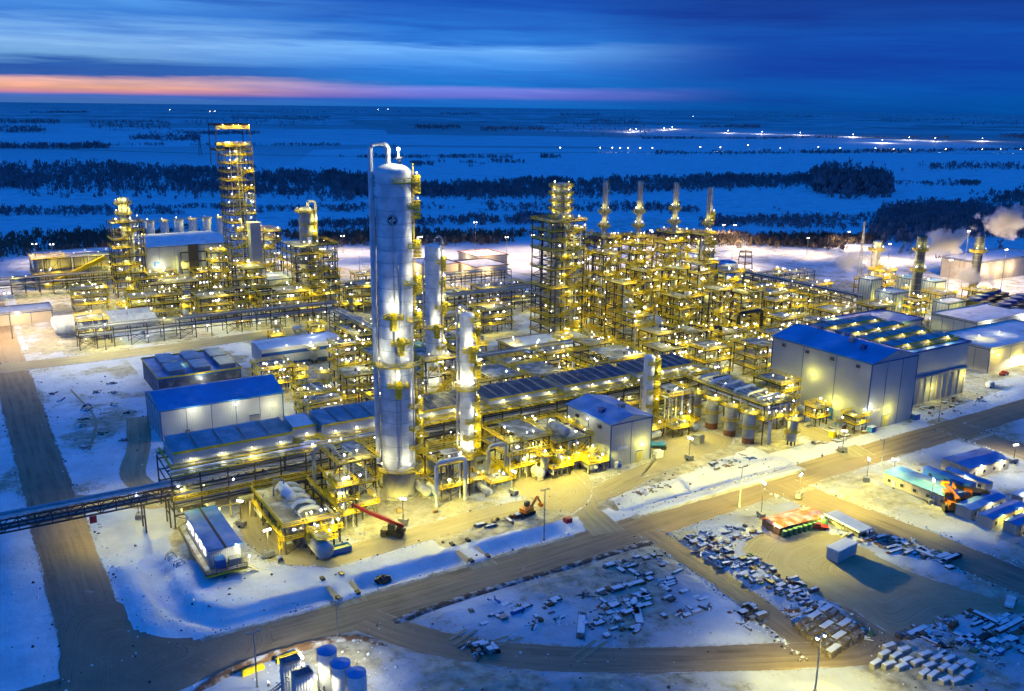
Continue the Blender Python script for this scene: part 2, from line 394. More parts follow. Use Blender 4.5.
def cooler(label, u0, v0, u1, v1, z, nb, pan='louv', wall='cladw', hh=3.6, group=None, lamps=3, walk=2.2, rot=0, slope=1.0):
    W, D = u1 - u0, v1 - v0; t = thing('air_cooler', label, 'air cooler', (u0 + u1) / 2, (v0 + v1) / 2, z, rot, group)
    b = MB(); b.box(-W / 2, -D / 2, .5, W / 2, D / 2, hh); obj('plenum', b, wall, t)
    for i in range(nb):
        x0 = -W / 2 + W * i / nb + .28; x1 = -W / 2 + W * (i + 1) / nb - .28
        b = MB(); y0, y1 = -D / 2 + .25, D / 2 - .25; zc = hh + .15
        b.add([(x0, y0, hh + .02), (x1, y0, hh + .02), (x1, y1, hh + .02), (x0, y1, hh + .02), (x0, y0, zc), (x1, y0, zc), (x1, y1, zc + slope), (x0, y1, zc + slope)],
              [(0, 3, 2, 1), (4, 5, 6, 7), (0, 1, 5, 4), (1, 2, 6, 5), (2, 3, 7, 6), (3, 0, 4, 7)])
        k = max(2, int(D / 1.2))
        for j in range(1, k): yy = y0 + (y1 - y0) * j / k; zz = zc + slope * j / k; b.bar((x0 + .2, yy, zz + .06), (x1 - .2, yy, zz + .06), .12, .12)
        b.mi(1); b.bar((x0, y0, zc + .05), (x1, y0, zc + .05), .3, .25); b.bar((x0, y0, zc + .05), (x0, y1, zc + slope + .05), .22, .25); b.bar((x1, y0, zc + .05), (x1, y1, zc + slope + .05), .22, .25)
        obj('louvre_panel', b, ['pipe' if nb == 5 and i == nb - 1 else pan, 'galv'], t)
    b = MB(); b.box(-W / 2 - walk * .5, -D / 2 - walk, .2, W / 2 + walk * .5, -D / 2 - .02, .34); b.box(-W / 2 - walk * .5, D / 2 + .02, .2, W / 2 + walk * .5, D / 2 + walk * .5, .34)
    f = obj('walkway', b, 'grate', t)
    r = MB(); r.rail([(-W / 2 - walk * .5, D / 2 + walk * .5), (-W / 2 - walk * .5, -D / 2 - walk), (W / 2 + walk * .5, -D / 2 - walk), (W / 2 + walk * .5, D / 2 + walk * .5)], .34, False, w=.14)
    obj('handrail', r, 'yellow', f)
    r = MB(); r.bar((-W / 2, -D / 2 - .12, hh + .1), (W / 2, -D / 2 - .12, hh + .1), .2, .6); obj('eave_beam', r, 'yellow', t)
    for i in range(lamps): lamp(t, -W / 2 + W * (i + .5) / lamps, -D / 2 - walk + .3, 1.9, 260, 'w')
    return t

def building(label, u0, v0, u1, v1, h, rise=1.5, ridge='u', wall='clad', roof='roofb', name='industrial_building', cat='building', over=.5, seams=3, lamps=(), door=None,
             doors=(), vents=0, z=0, group=None, parapet=False, skirt=True, roofvents=0, windows=()):
    W, D = u1 - u0, v1 - v0; t = thing(name, label, cat, (u0 + u1) / 2, (v0 + v1) / 2, z, 0, group)
    b = MB()
    hw, hd = W / 2, D / 2
    if rise and ridge == 'u':
        vs = [(-hw, -hd, 0), (hw, -hd, 0), (hw, hd, 0), (-hw, hd, 0), (-hw, -hd, h), (hw, -hd, h), (hw, hd, h), (-hw, hd, h), (-hw, 0, h + rise), (hw, 0, h + rise)]
        fs = [(0, 1, 5, 4), (2, 3, 7, 6), (1, 2, 6, 9, 5), (3, 0, 4, 8, 7)]
        rf = [[(-hw - over, -hd - over), (hw + over, -hd - over), (hw + over, 0), (-hw - over, 0)], [(-hw - over, 0), (hw + over, 0), (hw + over, hd + over), (-hw - over, hd + over)]]
        zf = lambda x, y: h + rise * (1 - abs(y) / hd)
    elif rise:
        vs = [(-hw, -hd, 0), (hw, -hd, 0), (hw, hd, 0), (-hw, hd, 0), (-hw, -hd, h), (hw, -hd, h), (hw, hd, h), (-hw, hd, h), (0, -hd, h + rise), (0, hd, h + rise)]
        fs = [(0, 1, 5, 8, 4), (2, 3, 7, 9, 6), (1, 2, 6, 5), (3, 0, 4, 7)]
        rf = [[(-hw - over, -hd - over), (0, -hd - over), (0, hd + over), (-hw - over, hd + over)], [(0, -hd - over), (hw + over, -hd - over), (hw + over, hd + over), (0, hd + over)]]
        zf = lambda x, y: h + rise * (1 - abs(x) / hw)
    else:
        vs = [(-hw, -hd, 0), (hw, -hd, 0), (hw, hd, 0), (-hw, hd, 0), (-hw, -hd, h), (hw, -hd, h), (hw, hd, h), (-hw, hd, h)]
        fs = [(0, 1, 5, 4), (2, 3, 7, 6), (1, 2, 6, 5), (3, 0, 4, 7), (4, 5, 6, 7)]
        rf = [[(-hw - over, -hd - over), (hw + over, -hd - over), (hw + over, hd + over), (-hw - over, hd + over)]]; zf = lambda x, y: h
    b.add(vs, fs); obj('wall', b, wall, t)
    b = MB()
    for q in rf:
        lo = [(x, y, zf(x, y) + .03) for x, y in q]; hi = [(x, y, zf(x, y) + .28) for x, y in q]
        b.add(lo + hi, [(3, 2, 1, 0), (4, 5, 6, 7), (0, 1, 5, 4), (1, 2, 6, 5), (2, 3, 7, 6), (3, 0, 4, 7)])
    ro = obj('roof', b, roof, t)
    if parapet:
        b = MB(); P = [(-hw - over, -hd - over), (hw + over, -hd - over), (hw + over, hd + over), (-hw - over, hd + over), (-hw - over, -hd - over)]
        for p, q in zip(P[:-1], P[1:]): b.bar((*p, h + .5), (*q, h + .5), .25, .6)
        obj('parapet', b, 'trim' if parapet is True else parapet, t)
    if seams:
        b = MB()
        for i in range(1, seams + 1): x = -hw + W * i / (seams + 1); b.box(x - .08, -hd - .08, .2, x + .08, -hd - .003, h - .1)
        for i in range(1, seams + 1): y = -hd + D * i / (seams + 1); b.box(-hw - .08, y - .08, .2, -hw - .003, y + .08, h - .1)
        for x, y in ((-hw, -hd), (hw, -hd), (-hw, hd)): b.cb(x, y, .05, .34, .34, h - .15)
        b.box(-hw - .1, -hd - .12, h - .5, hw + .1, -hd - .004, h - .1); b.box(-hw - .12, -hd, h - .5, -hw - .004, hd, h - .1)
        obj('corner_trim', b, 'trim', t)
    for i in range(vents):
        o = put('wall_vent', cached('vent', lambda: MB().box(-.7, -.5, -.5, .7, 0, .5).mesh('wall_vent', 'steel')), t, (-hw - .01, hd - D * (i + .5) / vents, h - 2.2), -pi / 2)
    for i in range(roofvents):
        b = MB(); b.cb(0, 0, 0, 1.6, 1.6, 1.2); b.cb(0, 0, 1.2, 2.2, 2.2, .25); x, y = ru(-.35, .35) * W, ru(-.4, .4) * D; obj('roof_vent', b, random.choice(('galv', 'trim')), ro, False, (x, y, zf(x, y) + .2))
    for (side, s, w_, hh, mm) in doors:
        b = MB()
        if side == 'f': b.box(-w_ / 2, -.1, 0, w_ / 2, -.005, hh); b.mi(1); b.bar((-w_ / 2, -.14, hh), (w_ / 2, -.14, hh), .2); L = (-hw + s * W, -hd, .05)
        else: b.box(-.1, -w_ / 2, 0, -.005, w_ / 2, hh); b.mi(1); b.bar((-.14, -w_ / 2, hh), (-.14, w_ / 2, hh), .2); L = (-hw, -hd + s * D, .05)
        obj('door', b, [mm, 'trim'], t, loc=L)
    for (side, s, z_, w_, hh, mm) in windows:
        b = MB()
        if side == 'f': b.box(-w_ / 2, -.08, 0, w_ / 2, -.005, hh); L = (-hw + s * W, -hd, z_)
        else: b.box(-.08, -w_ / 2, 0, -.005, w_ / 2, hh); L = (-hw, -hd + s * D, z_)
        obj('window', b, mm, t, loc=L)
    for (side, s, z_, p, c) in lamps:
        if side == 'f': lamp(t, -hw + s * W, -hd - .5, z_, 0, c, False); light(t, (-hw + s * W, -hd - 2.8, z_ + .4), p * .8, c)
        elif side == 'l': lamp(t, -hw - .5, -hd + s * D, z_, 0, c, False); light(t, (-hw - 2.8, -hd + s * D, z_ + .4), p * .8, c)
        elif side == 'r': lamp(t, hw + .5, -hd + s * D, z_, 0, c, False); light(t, (hw + 2.8, -hd + s * D, z_ + .4), p * .8, c)
        else: lamp(t, -hw + s * W, 0, zf(0, 0) + 1.4, p, c)
    return t

def drum(label, u, v, z, r, L, rot=0, m='alu2', group=None, name='horizontal_drum', cat='drum', plat=False, end='alu2', leg=None):
    t = thing(name, label, cat, u, v, z, rot, group); b = MB(); leg = leg or r + .8
    prof = [(-L / 2, .02)] + [(-L / 2 + r * .5 * (1 - cos(q)), r * sin(q)) for q in (.5, 1, pi / 2)]
    prof += [(-x, rr) for x, rr in reversed(prof)]
    b.tube([(x, 0, leg) for x, _ in prof], [rr for _, rr in prof], 18); obj('shell', b, m, t, True)
    for x in (-L * .28, L * .28): b = MB(); b.cb(x, 0, 0, .5, r * 1.5, leg - r * .6); obj('saddle', b, 'conc', t)
    b = MB(); b.tube([(L * .2, 0, leg + r - .1), (L * .2, 0, leg + r + 1), (L * .2 + .3, .2, leg + r + 1.3), (L * .2 + 1, r + 1, leg + r + 1.3), (L * .2 + 1, r + 1.2, .2)], .2, 8); obj('nozzle_pipe', b, 'pipe', t, True)
    if plat:
        b = MB(); b.box(-L * .4, -r * .8, leg + r + .3, L * .35, r * .8, leg + r + .4); f = obj('platform', b, 'grate', t)
        q = MB(); q.rail([(-L * .4, -r * .8), (L * .35, -r * .8), (L * .35, r * .8), (-L * .4, r * .8)], leg + r + .4, True); obj('handrail', q, 'yellow', f)
    return t
def vessel(label, u, v, z, r, h, group=None, name='vertical_vessel', m='alu2', plat=True, lampw=700, cat='vessel', lit=True, legs=True):
    t = thing(name, label, cat, u, v, z, 0, group); b = MB(); s = 1.6
    b.lathe([(r * .3, s - .3), (r * .8, s + .1), (r, s + .6), (r, h - r * .5), (r * .85, h - r * .22), (r * .5, h - .05), (.05, h)], 20); obj('shell', b, m, t, True)
    b = MB(); b.lathe([(r * .97, 0), (r * .97, s + .55)], 20) if not legs else [b.cb(r * .75 * cos(a), r * .75 * sin(a), 0, .3, .3, s + .8) for a in (.8, 2.4, 3.9, 5.5)]
    obj('skirt' if not legs else 'leg_frame', b, 'steel' if legs else 'rust', t)
    if plat:
        for z_ in ([h - .8, h * .5] if h > 8 else [h - .8]):
            b = MB(); ring(b, r + .02, r + 1.1, CAMD - 1.5, CAMD + 1.5, z_); f = obj('platform', b, 'grate', t)
            pts = [((r + 1.1) * cos(CAMD - 1.5 + .5 * i), (r + 1.1) * sin(CAMD - 1.5 + .5 * i)) for i in range(7)]
            q = MB(); q.rail(pts, z_ + .12, False, step=1.4); obj('handrail', q, 'yellow', f)
        lamp(t, (r + 1) * cos(CAMD), (r + 1) * sin(CAMD), h + 1.0, lampw, lit=lit)
    return t
# ------------------------------------------------------------------ camera
cam = bpy.data.cameras.new('camera'); co = bpy.data.objects.new('camera', cam); C.objects.link(co)
cam.sensor_width = 36; cam.lens = 36 * 910 / 1024; cam.clip_start = 1; cam.clip_end = 200000
co.matrix_world = Matrix.Translation((0, 0, 107)) @ Matrix.Rotation(pi / 2 - R(14.686), 4, 'X') @ Matrix.Rotation(R(.7), 4, 'Z')
scene.camera = co
vs = scene.view_settings; vs.view_transform = 'Standard'; vs.look = 'None'; vs.exposure = 0; vs.gamma = 1; vs.use_curve_mapping = False
scene.cycles.max_bounces = 4; scene.cycles.diffuse_bounces = 2; scene.cycles.glossy_bounces = 2; scene.cycles.volume_bounces = 1
scene.cycles.sample_clamp_indirect = 3; scene.cycles.sample_clamp_direct = 30; scene.cycles.caustics_reflective = False; scene.cycles.use_light_tree = True

# ------------------------------------------------------------------ sky (dusk, after sunset)
w = bpy.data.worlds.new('World'); scene.world = w; w.use_nodes = True; nt = w.node_tree; nt.nodes.clear(); L = nt.links.new
out = nn(nt, 'ShaderNodeOutputWorld'); bg = nn(nt, 'ShaderNodeBackground'); L(bg.outputs[0], out.inputs[0])
tc = nn(nt, 'ShaderNodeTexCoord'); sx = nn(nt, 'ShaderNodeSeparateXYZ'); L(tc.outputs['Generated'], sx.inputs[0])
def mth(op, a, b=None, c=None, clamp=False):
    n = nn(nt, 'ShaderNodeMath', operation=op); n.use_clamp = clamp
    for i, x in enumerate((a, b, c)):
        if x is None: continue
        if hasattr(x, 'is_linked'): L(x, n.inputs[i])
        else: n.inputs[i].default_value = x
    return n.outputs[0]
def mrange(x, a, b, c, d, smooth=False):
    n = nn(nt, 'ShaderNodeMapRange'); n.interpolation_type = 'SMOOTHSTEP' if smooth else 'LINEAR'
    L(x, n.inputs['Value'])
    for k, q in zip(('From Min', 'From Max', 'To Min', 'To Max'), (a, b, c, d)): n.inputs[k].default_value = q
    return n.outputs[0]
def ramp(x, stops):
    n = nn(nt, 'ShaderNodeValToRGB'); e = n.color_ramp.elements
    while len(e) < len(stops): e.new(.5)
    for q, (p, c) in zip(e, stops): q.position = p; q.color = lin(*c)
    L(x, n.inputs[0]); return n.outputs[0]
def mixc(f, a, b, mode='MIX'):
    n = nn(nt, 'ShaderNodeMix', data_type='RGBA', blend_type=mode)
    for i, x in ((0, f), (6, a), (7, b)):
        if hasattr(x, 'is_linked'): L(x, n.inputs[i])
        else: n.inputs[i].default_value = x
    return n.outputs[2]
Z = sx.outputs[2]; az = mth('ARCTAN2', sx.outputs[0], sx.outputs[1])
cv = nn(nt, 'ShaderNodeCombineXYZ'); L(mth('MULTIPLY', az, 3.2), cv.inputs[0]); L(mth('MULTIPLY', mth('ADD', Z, mth('MULTIPLY', az, .012)), 48), cv.inputs[1])
nz = nn(nt, 'ShaderNodeTexNoise'); nz.inputs['Scale'].default_value = 1.25; nz.inputs['Detail'].default_value = 8; nz.inputs['Roughness'].default_value = .58; L(cv.outputs[0], nz.inputs['Vector'])
cv2 = nn(nt, 'ShaderNodeCombineXYZ'); L(mth('MULTIPLY', az, 9), cv2.inputs[0]); L(mth('MULTIPLY', mth('ADD', Z, mth('MULTIPLY', az, .03)), 150), cv2.inputs[1])
nz2 = nn(nt, 'ShaderNodeTexNoise'); nz2.inputs['Scale'].default_value = 1.1; nz2.inputs['Detail'].default_value = 6; L(cv2.outputs[0], nz2.inputs['Vector'])
wob = mth('MULTIPLY', mth('SUBTRACT', nz.outputs['Fac'], .5), .035)
wob = mth('MULTIPLY', wob, mrange(Z, 0.012, .04, .15, 1))
e = mth('DIVIDE', mth('ADD', Z, wob), .14, clamp=True)
left = ramp(e, [(0, (52, 92, 155)), (.045, (60, 90, 165)), (.07, (190, 120, 138)), (.10, (226, 152, 128)), (.145, (205, 150, 150)), (.18, (34, 78, 150)), (.25, (28, 78, 152)),
                (.30, (95, 138, 190)), (.40, (120, 158, 208)), (.50, (100, 145, 205)), (.58, (50, 108, 188)), (.68, (70, 128, 200)), (.78, (34, 92, 172)), (1, (24, 76, 160))])
midc = ramp(e, [(0, (8, 90, 170)), (.045, (25, 88, 172)), (.075, (92, 98, 185)), (.12, (104, 112, 198)), (.155, (10, 100, 180)), (.23, (30, 105, 190)), (.31, (60, 125, 205)), (.4, (95, 150, 218)), (.47, (35, 105, 190)), (.7, (15, 75, 165)), (1, (20, 80, 170))])
right = ramp(e, [(0, (0, 64, 138)), (.15, (0, 70, 152)), (.3, (4, 58, 145)), (.5, (8, 66, 152)), (.7, (12, 52, 132)), (.85, (14, 48, 122)), (1, (10, 46, 118))])
f1 = mrange(mth('ADD', az, mth('MULTIPLY', wob, 4)), -.42, -.08, 0, 1, True); f2 = mrange(az, -.02, .26, 0, 1, True)
col = mixc(f2, mixc(f1, left, midc), right)
col = mixc(mrange(nz.outputs['Fac'], .48, .66, 0, .5), col, mixc(1, col, (.30, .50, .78, 1), 'MULTIPLY'))
col = mixc(mrange(nz2.outputs['Fac'], .5, .66, 0, .5), col, mixc(1, col, (1.35, 1.25, 1.12, 1), 'MULTIPLY'))
# the Nishita sky with the sun below the horizon, faint
sky = nn(nt, 'ShaderNodeTexSky', sky_type='NISHITA'); sky.sun_disc = False; sky.sun_elevation = R(-4); sky.sun_rotation = R(-38); sky.altitude = 700
col = mixc(1, col, (1.25, 1.42, 1.38, 1), 'MULTIPLY')
col = mixc(.04, col, sky.outputs[0], 'ADD')
up = mixc(mrange(Z, .2, .8, 0, 1), (.004, .125, .58, 1), (.004, .145, .66, 1))
col = mixc(mrange(Z, .125, .24, 0, 1, True), col, up)
L(col, bg.inputs[0]); bg.inputs[1].default_value = 1.0
# the last cool-warm glimmer from beneath the horizon: one very weak, very soft sun
sd = bpy.data.lights.new('afterglow', 'SUN'); sd.energy = .02; sd.angle = R(20); sd.color = (1, .75, .65)
so = bpy.data.objects.new('afterglow', sd); C.objects.link(so); so.rotation_euler = (R(84), 0, R(38))

# ------------------------------------------------------------------ ground
def seg_d(px, py, pts):
    best = 1e9
    for (ax, ay), (bx, by) in zip(pts[:-1], pts[1:]):
        dx, dy = bx - ax, by - ay; q = max(0, min(1, ((px - ax) * dx + (py - ay) * dy) / (dx * dx + dy * dy + 1e-9)))
        best = min(best, hypot(px - ax - q * dx, py - ay - q * dy))
    return best
def sst(a, b, x): q = max(0, min(1, (x - a) / (b - a))); return q * q * (3 - 2 * q)
def inpoly(x, y, P):
    r = False; j = len(P) - 1
    for i in range(len(P)):
        if (P[i][1] > y) != (P[j][1] > y) and x < (P[j][0] - P[i][0]) * (y - P[i][1]) / (P[j][1] - P[i][1]) + P[i][0]: r = not r
        j = i
    return r
from mathutils import noise
def nz3(u, v, s, o=0): return noise.fractal(Vector((u * s, v * s, o)), 1., 2., 4)
DITCH1 = [(33, 214), (31.5, 200), (33, 188), (40, 178.5), (68, 178), (98, 178), (126, 178)]
DITCH2 = [(150, 182), (181, 182), (213, 182)]
ROADS = dict(
    main=([(-60, 168), (10, 168), (60, 167.5), (130, 168), (220, 172), (300, 173), (520, 176), (900, 176)], 10.5),
    left=([(15.5, 60), (15.5, 120), (15.5, 250), (15.5, 400), (15.5, 560)], 10.5),
    far=([(0, 418), (60, 417), (165, 424), (230, 424)], 12),
    yard_lane=([(146, 166), (145, 140), (142, 116), (140, 104)], 4.5),
    loop=([(66, 164), (74, 150), (86, 137), (106, 123), (136, 107), (150, 101), (160, 106), (165, 118)], 6.5),
    temp=([(200, 170), (201, 150), (204, 125), (206, 98), (210, 60)], 11),
    trailer=([(292, 176), (290, 150), (286, 120), (282, 80)], 12),
    service=([(64, 236), (59, 215), (62, 200), (70, 194), (94, 194.5), (124, 195), (147, 191), (166, 196), (190, 202), (203, 216), (202, 240)], 6.5),
    cross=([(137, 170), (140, 186), (150, 205), (152, 226)], 7),
    spur=([(20, 262), (34, 252), (48, 243), (64, 242)], 5),
    track=([(49, 326), (44, 296), (38, 270), (44, 246)], 5),
    gate=([(240, 172), (243, 184), (246, 205), (249, 232)], 8),
    northwest=([(-120, 434), (0, 421)], 9),
    culvert_west=([(66.5, 171), (67.5, 191)], 4), culvert_east=([(100, 171), (101, 191)], 4),
)
YARD = [(166, 150), (178, 151), (187, 149), (188, 134), (187, 118), (191, 104), (196, 90), (178, 99), (160, 99), (160, 112), (157, 126), (156, 142)]
PLANT = [(36, 215), (52, 196), (128, 188), (150, 196), (215, 200), (235, 186), (280, 184), (345, 190), (470, 200), (520, 300), (480, 430), (300, 520), (170, 640), (30, 640), (24, 440), (90, 400), (100, 300), (50, 262)]
def dens(a, spans):
    r = [a]
    for hi, st in spans:
        while r[-1] < hi - 1e-6: r.append(min(hi, r[-1] + st))
    return r
gu = dens(-60000, [(-20000, 10000), (-4000, 4000), (-1000, 600), (-200, 120), (-40, 20), (0, 5), (20, 1.6), (130, 1.25), (230, 1.6), (330, 5), (540, 12), (1000, 60), (4000, 600), (20000, 4000), (80000, 10000)])
gv = dens(-20000, [(-4000, 4000), (-200, 600), (40, 40), (78, 6), (215, 1.25), (262, 3), (440, 5), (700, 15), (1100, 60), (4000, 600), (20000, 4000), (90000, 10000)])
def zg(u, v):
    if not (0 < u < 330 and 60 < v < 262): return 0
    z = 0
    if v < 215 and u < 225:
        d = min(seg_d(u, v, DITCH1), seg_d(u, v, DITCH2) if u > 140 else 99)
        cut = sst(4.2, 1.2, d)
        if cut > 0:
            cut *= sst(1.8, 3.4, min(abs(u - 67), abs(u - 100.5)) if v < 195 else 9)
            z -= 1.9 * cut
        if 25 < u < 216 and 172.6 < v < 178 and not 128 < u < 148: z += .55 * sst(172.8, 174.2, v) * sst(177.5, 175.5, v)
        if 22 < u < 30 and 176 < v < 216: z += .55 * sst(22.8, 25, u) * sst(30, 27, u)
    if (u - 21.8) + (v - 172.3) < 15 and z > 0: z = 0
    near = min(abs(v - 168 - (4 if u > 200 else 0)), abs(u - 15.5)) ; k = sst(6.5, 12, near)
    if 60 < v < 162: k *= sst(3.5, 7, seg_d(u, v, ROADS['yard_lane'][0])) * sst(4.5, 8, seg_d(u, v, ROADS['loop'][0])) * sst(6.5, 9, seg_d(u, v, ROADS['temp'][0])) * (0 if inpoly(u, v, YARD) else 1) * sst(7, 10, seg_d(u, v, ROADS['trailer'][0]))
    elif inpoly(u, v, PLANT): k = 0
    elif v > 175: k *= sst(4, 7, seg_d(u, v, ROADS['service'][0])) * sst(3, 6, min(seg_d(u, v, ROADS['spur'][0]), seg_d(u, v, ROADS['track'][0]), seg_d(u, v, ROADS['cross'][0])))
    if u < 50 and v < 200: k *= sst(9, 18, (u - 21.8) + (v - 172.3)) if u > 21 and v > 172 else 1
    if k > 0: z += k * (.28 + .45 * max(0, nz3(u, v, .22)) + .5 * max(0, nz3(u, v, .07, 3)))
    return z
def dirtv(u, v):
    if not (-60 < u < 620 and 40 < v < 760): return .0
    if inpoly(u, v, PLANT): return .36 + .36 * nz3(u, v, .05, 7)
    x = .10
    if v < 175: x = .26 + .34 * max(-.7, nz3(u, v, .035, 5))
    if u < 60 and v > 262: x = .22 + .3 * nz3(u, v, .04, 2)
    if 20 < u < 330 and 172 < v < 240: x = .08
    for nme in ('main', 'left', 'yard_lane', 'loop', 'temp', 'trailer'):
        p, wd = ROADS[nme]; x = max(x, .62 * sst(wd * .5 + 2.2, wd * .5 - .5, seg_d(u, v, p)))
    if 118 < u < 150 and 182 < v < 230: x = .75
    if 150 < u < 262 and 188 < v < 245: x = max(x, .7 - .7 * sst(183, 188, 370 - v) if False else .7)
    if 150 < u < 216 and 174 < v < 196 and v < 183 + (u - 143) * .18: x = .12
    if 96 < u < 122 and 184 < v < 192: x = .7
    if v > 640 or u > 480: x = .25
    return x
verts = [(*XY(u, v), zg(u, v)) for v in gv for u in gu]; nu = len(gu)
faces = [(j * nu + i, j * nu + i + 1, (j + 1) * nu + i + 1, (j + 1) * nu + i) for j in range(len(gv) - 1) for i in range(nu - 1)]
me = bpy.data.meshes.new('ground'); me.from_pydata(verts, [], faces); me.polygons.foreach_set('use_smooth', [True] * len(faces))
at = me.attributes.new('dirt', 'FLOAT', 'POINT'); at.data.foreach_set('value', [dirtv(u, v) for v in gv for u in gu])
def ground_mat():
    m = bpy.data.materials.new('snow_and_dirt'); m.use_nodes = True; nt = m.node_tree; b = nt.nodes['Principled BSDF']; L = nt.links.new
    b.inputs['Roughness'].default_value = .75; b.inputs['Specular IOR Level'].default_value = .25
    g = nn(nt, 'ShaderNodeNewGeometry'); a = nn(nt, 'ShaderNodeAttribute', attribute_name='dirt')
    def noi(s, d=6, stretch=None, rough=.6):
        n = nn(nt, 'ShaderNodeTexNoise'); n.inputs['Scale'].default_value = s; n.inputs['Detail'].default_value = d; n.inputs['Roughness'].default_value = rough
        mp = nn(nt, 'ShaderNodeMapping'); L(g.outputs['Position'], mp.inputs[0]); mp.inputs['Rotation'].default_value = (0, 0, -TH)
        if stretch: mp.inputs['Scale'].default_value = stretch
        L(mp.outputs[0], n.inputs['Vector']); return n.outputs['Fac']
    def mr(x, a_, b_, c=0, d=1):
        n = nn(nt, 'ShaderNodeMapRange'); L(x, n.inputs['Value'])
        for k, q in zip(('From Min', 'From Max', 'To Min', 'To Max'), (a_, b_, c, d)): n.inputs[k].default_value = q
        return n.outputs[0]
    def mix(f, a_, b_):
        n = nn(nt, 'ShaderNodeMix', data_type='RGBA')
        for i, x in ((0, f), (6, a_), (7, b_)):
            if hasattr(x, 'is_linked'): L(x, n.inputs[i])
            else: n.inputs[i].default_value = (*x, 1) if isinstance(x, tuple) else x
        return n.outputs[2]
    def ma(op, a_, b_):
        n = nn(nt, 'ShaderNodeMath', operation=op); n.use_clamp = False
        for i, x in enumerate((a_, b_)):
            if hasattr(x, 'is_linked'): L(x, n.inputs[i])
            else: n.inputs[i].default_value = x
        return n.outputs[0]
    snow = mix(mr(noi(.09, 8), .35, .65), (.62, .66, .72), (.84, .87, .92))
    snow = mix(mr(noi(.9, 6), .55, .8, 0, .35), snow, (.50, .50, .50))
    # far fields: large patches of stubble and wind-scoured snow
    fld = nn(nt, 'ShaderNodeTexVoronoi', feature='F1', distance='CHEBYCHEV'); fld.inputs['Scale'].default_value = .0011; fld.inputs['Randomness'].default_value = .6
    mp = nn(nt, 'ShaderNodeMapping'); mp.inputs['Rotation'].default_value = (0, 0, -.12); mp.inputs['Scale'].default_value = (.8, 1.0, 0); L(g.outputs['Position'], mp.inputs[0]); L(mp.outputs[0], fld.inputs['Vector'])
    sp = nn(nt, 'ShaderNodeSeparateColor'); L(fld.outputs['Color'], sp.inputs[0])
    sxyz = nn(nt, 'ShaderNodeSeparateXYZ'); L(g.outputs['Position'], sxyz.inputs[0])
    farf = mr(sxyz.outputs[1], 1500, 2600)
    snow = mix(ma('MULTIPLY', farf, mr(sp.outputs[0], .55, .75, 0, .55)), snow, (.22, .24, .24))
    streak = mr(noi(.004, 7, (1, 3.5, 1)),   .45, .56, 0, .8); snow = mix(ma('MULTIPLY', mr(sxyz.outputs[1], 2200, 6500), streak), snow, (.07, .08, .09))
    snow = mix(ma('MULTIPLY', mr(sxyz.outputs[1], 560, 900), mr(noi(.02, 8, (1, 2, 1)), .56, .7, 0, .55)), snow, (.25, .24, .22))
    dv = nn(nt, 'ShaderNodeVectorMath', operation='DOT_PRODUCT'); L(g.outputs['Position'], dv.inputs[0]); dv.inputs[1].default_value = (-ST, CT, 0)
    snow = mix(ma('MULTIPLY', a.outputs['Fac'], mr(dv.outputs['Value'], 176, 164, 0, 1.9)), snow, (.22, .25, .31))  # grime plus shade painted into the snow colour south of the main road
    dirt = mix(mr(noi(.35, 8), .35, .65), (.24, .22, .16), (.56, .54, .44))
    n1 = noi(.10, 10, None, .74)
    f = mr(ma('ADD', ma('ADD', ma('MULTIPLY', n1, 1.0), ma('MULTIPLY', ma('SUBTRACT', noi(1.3, 6, None, .7), .5), .45)), a.outputs['Fac']), .74, .86)
    L(mix(f, snow, dirt), b.inputs['Base Color'])
    bp = nn(nt, 'ShaderNodeBump'); bp.inputs['Strength'].default_value = .6; bp.inputs['Distance'].default_value = .5; L(noi(.5, 8), bp.inputs['Height']); L(bp.outputs[0], b.inputs['Normal'])
    return m
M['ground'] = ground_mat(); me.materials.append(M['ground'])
g_o = put('ground', me); tag(g_o, kind='structure')

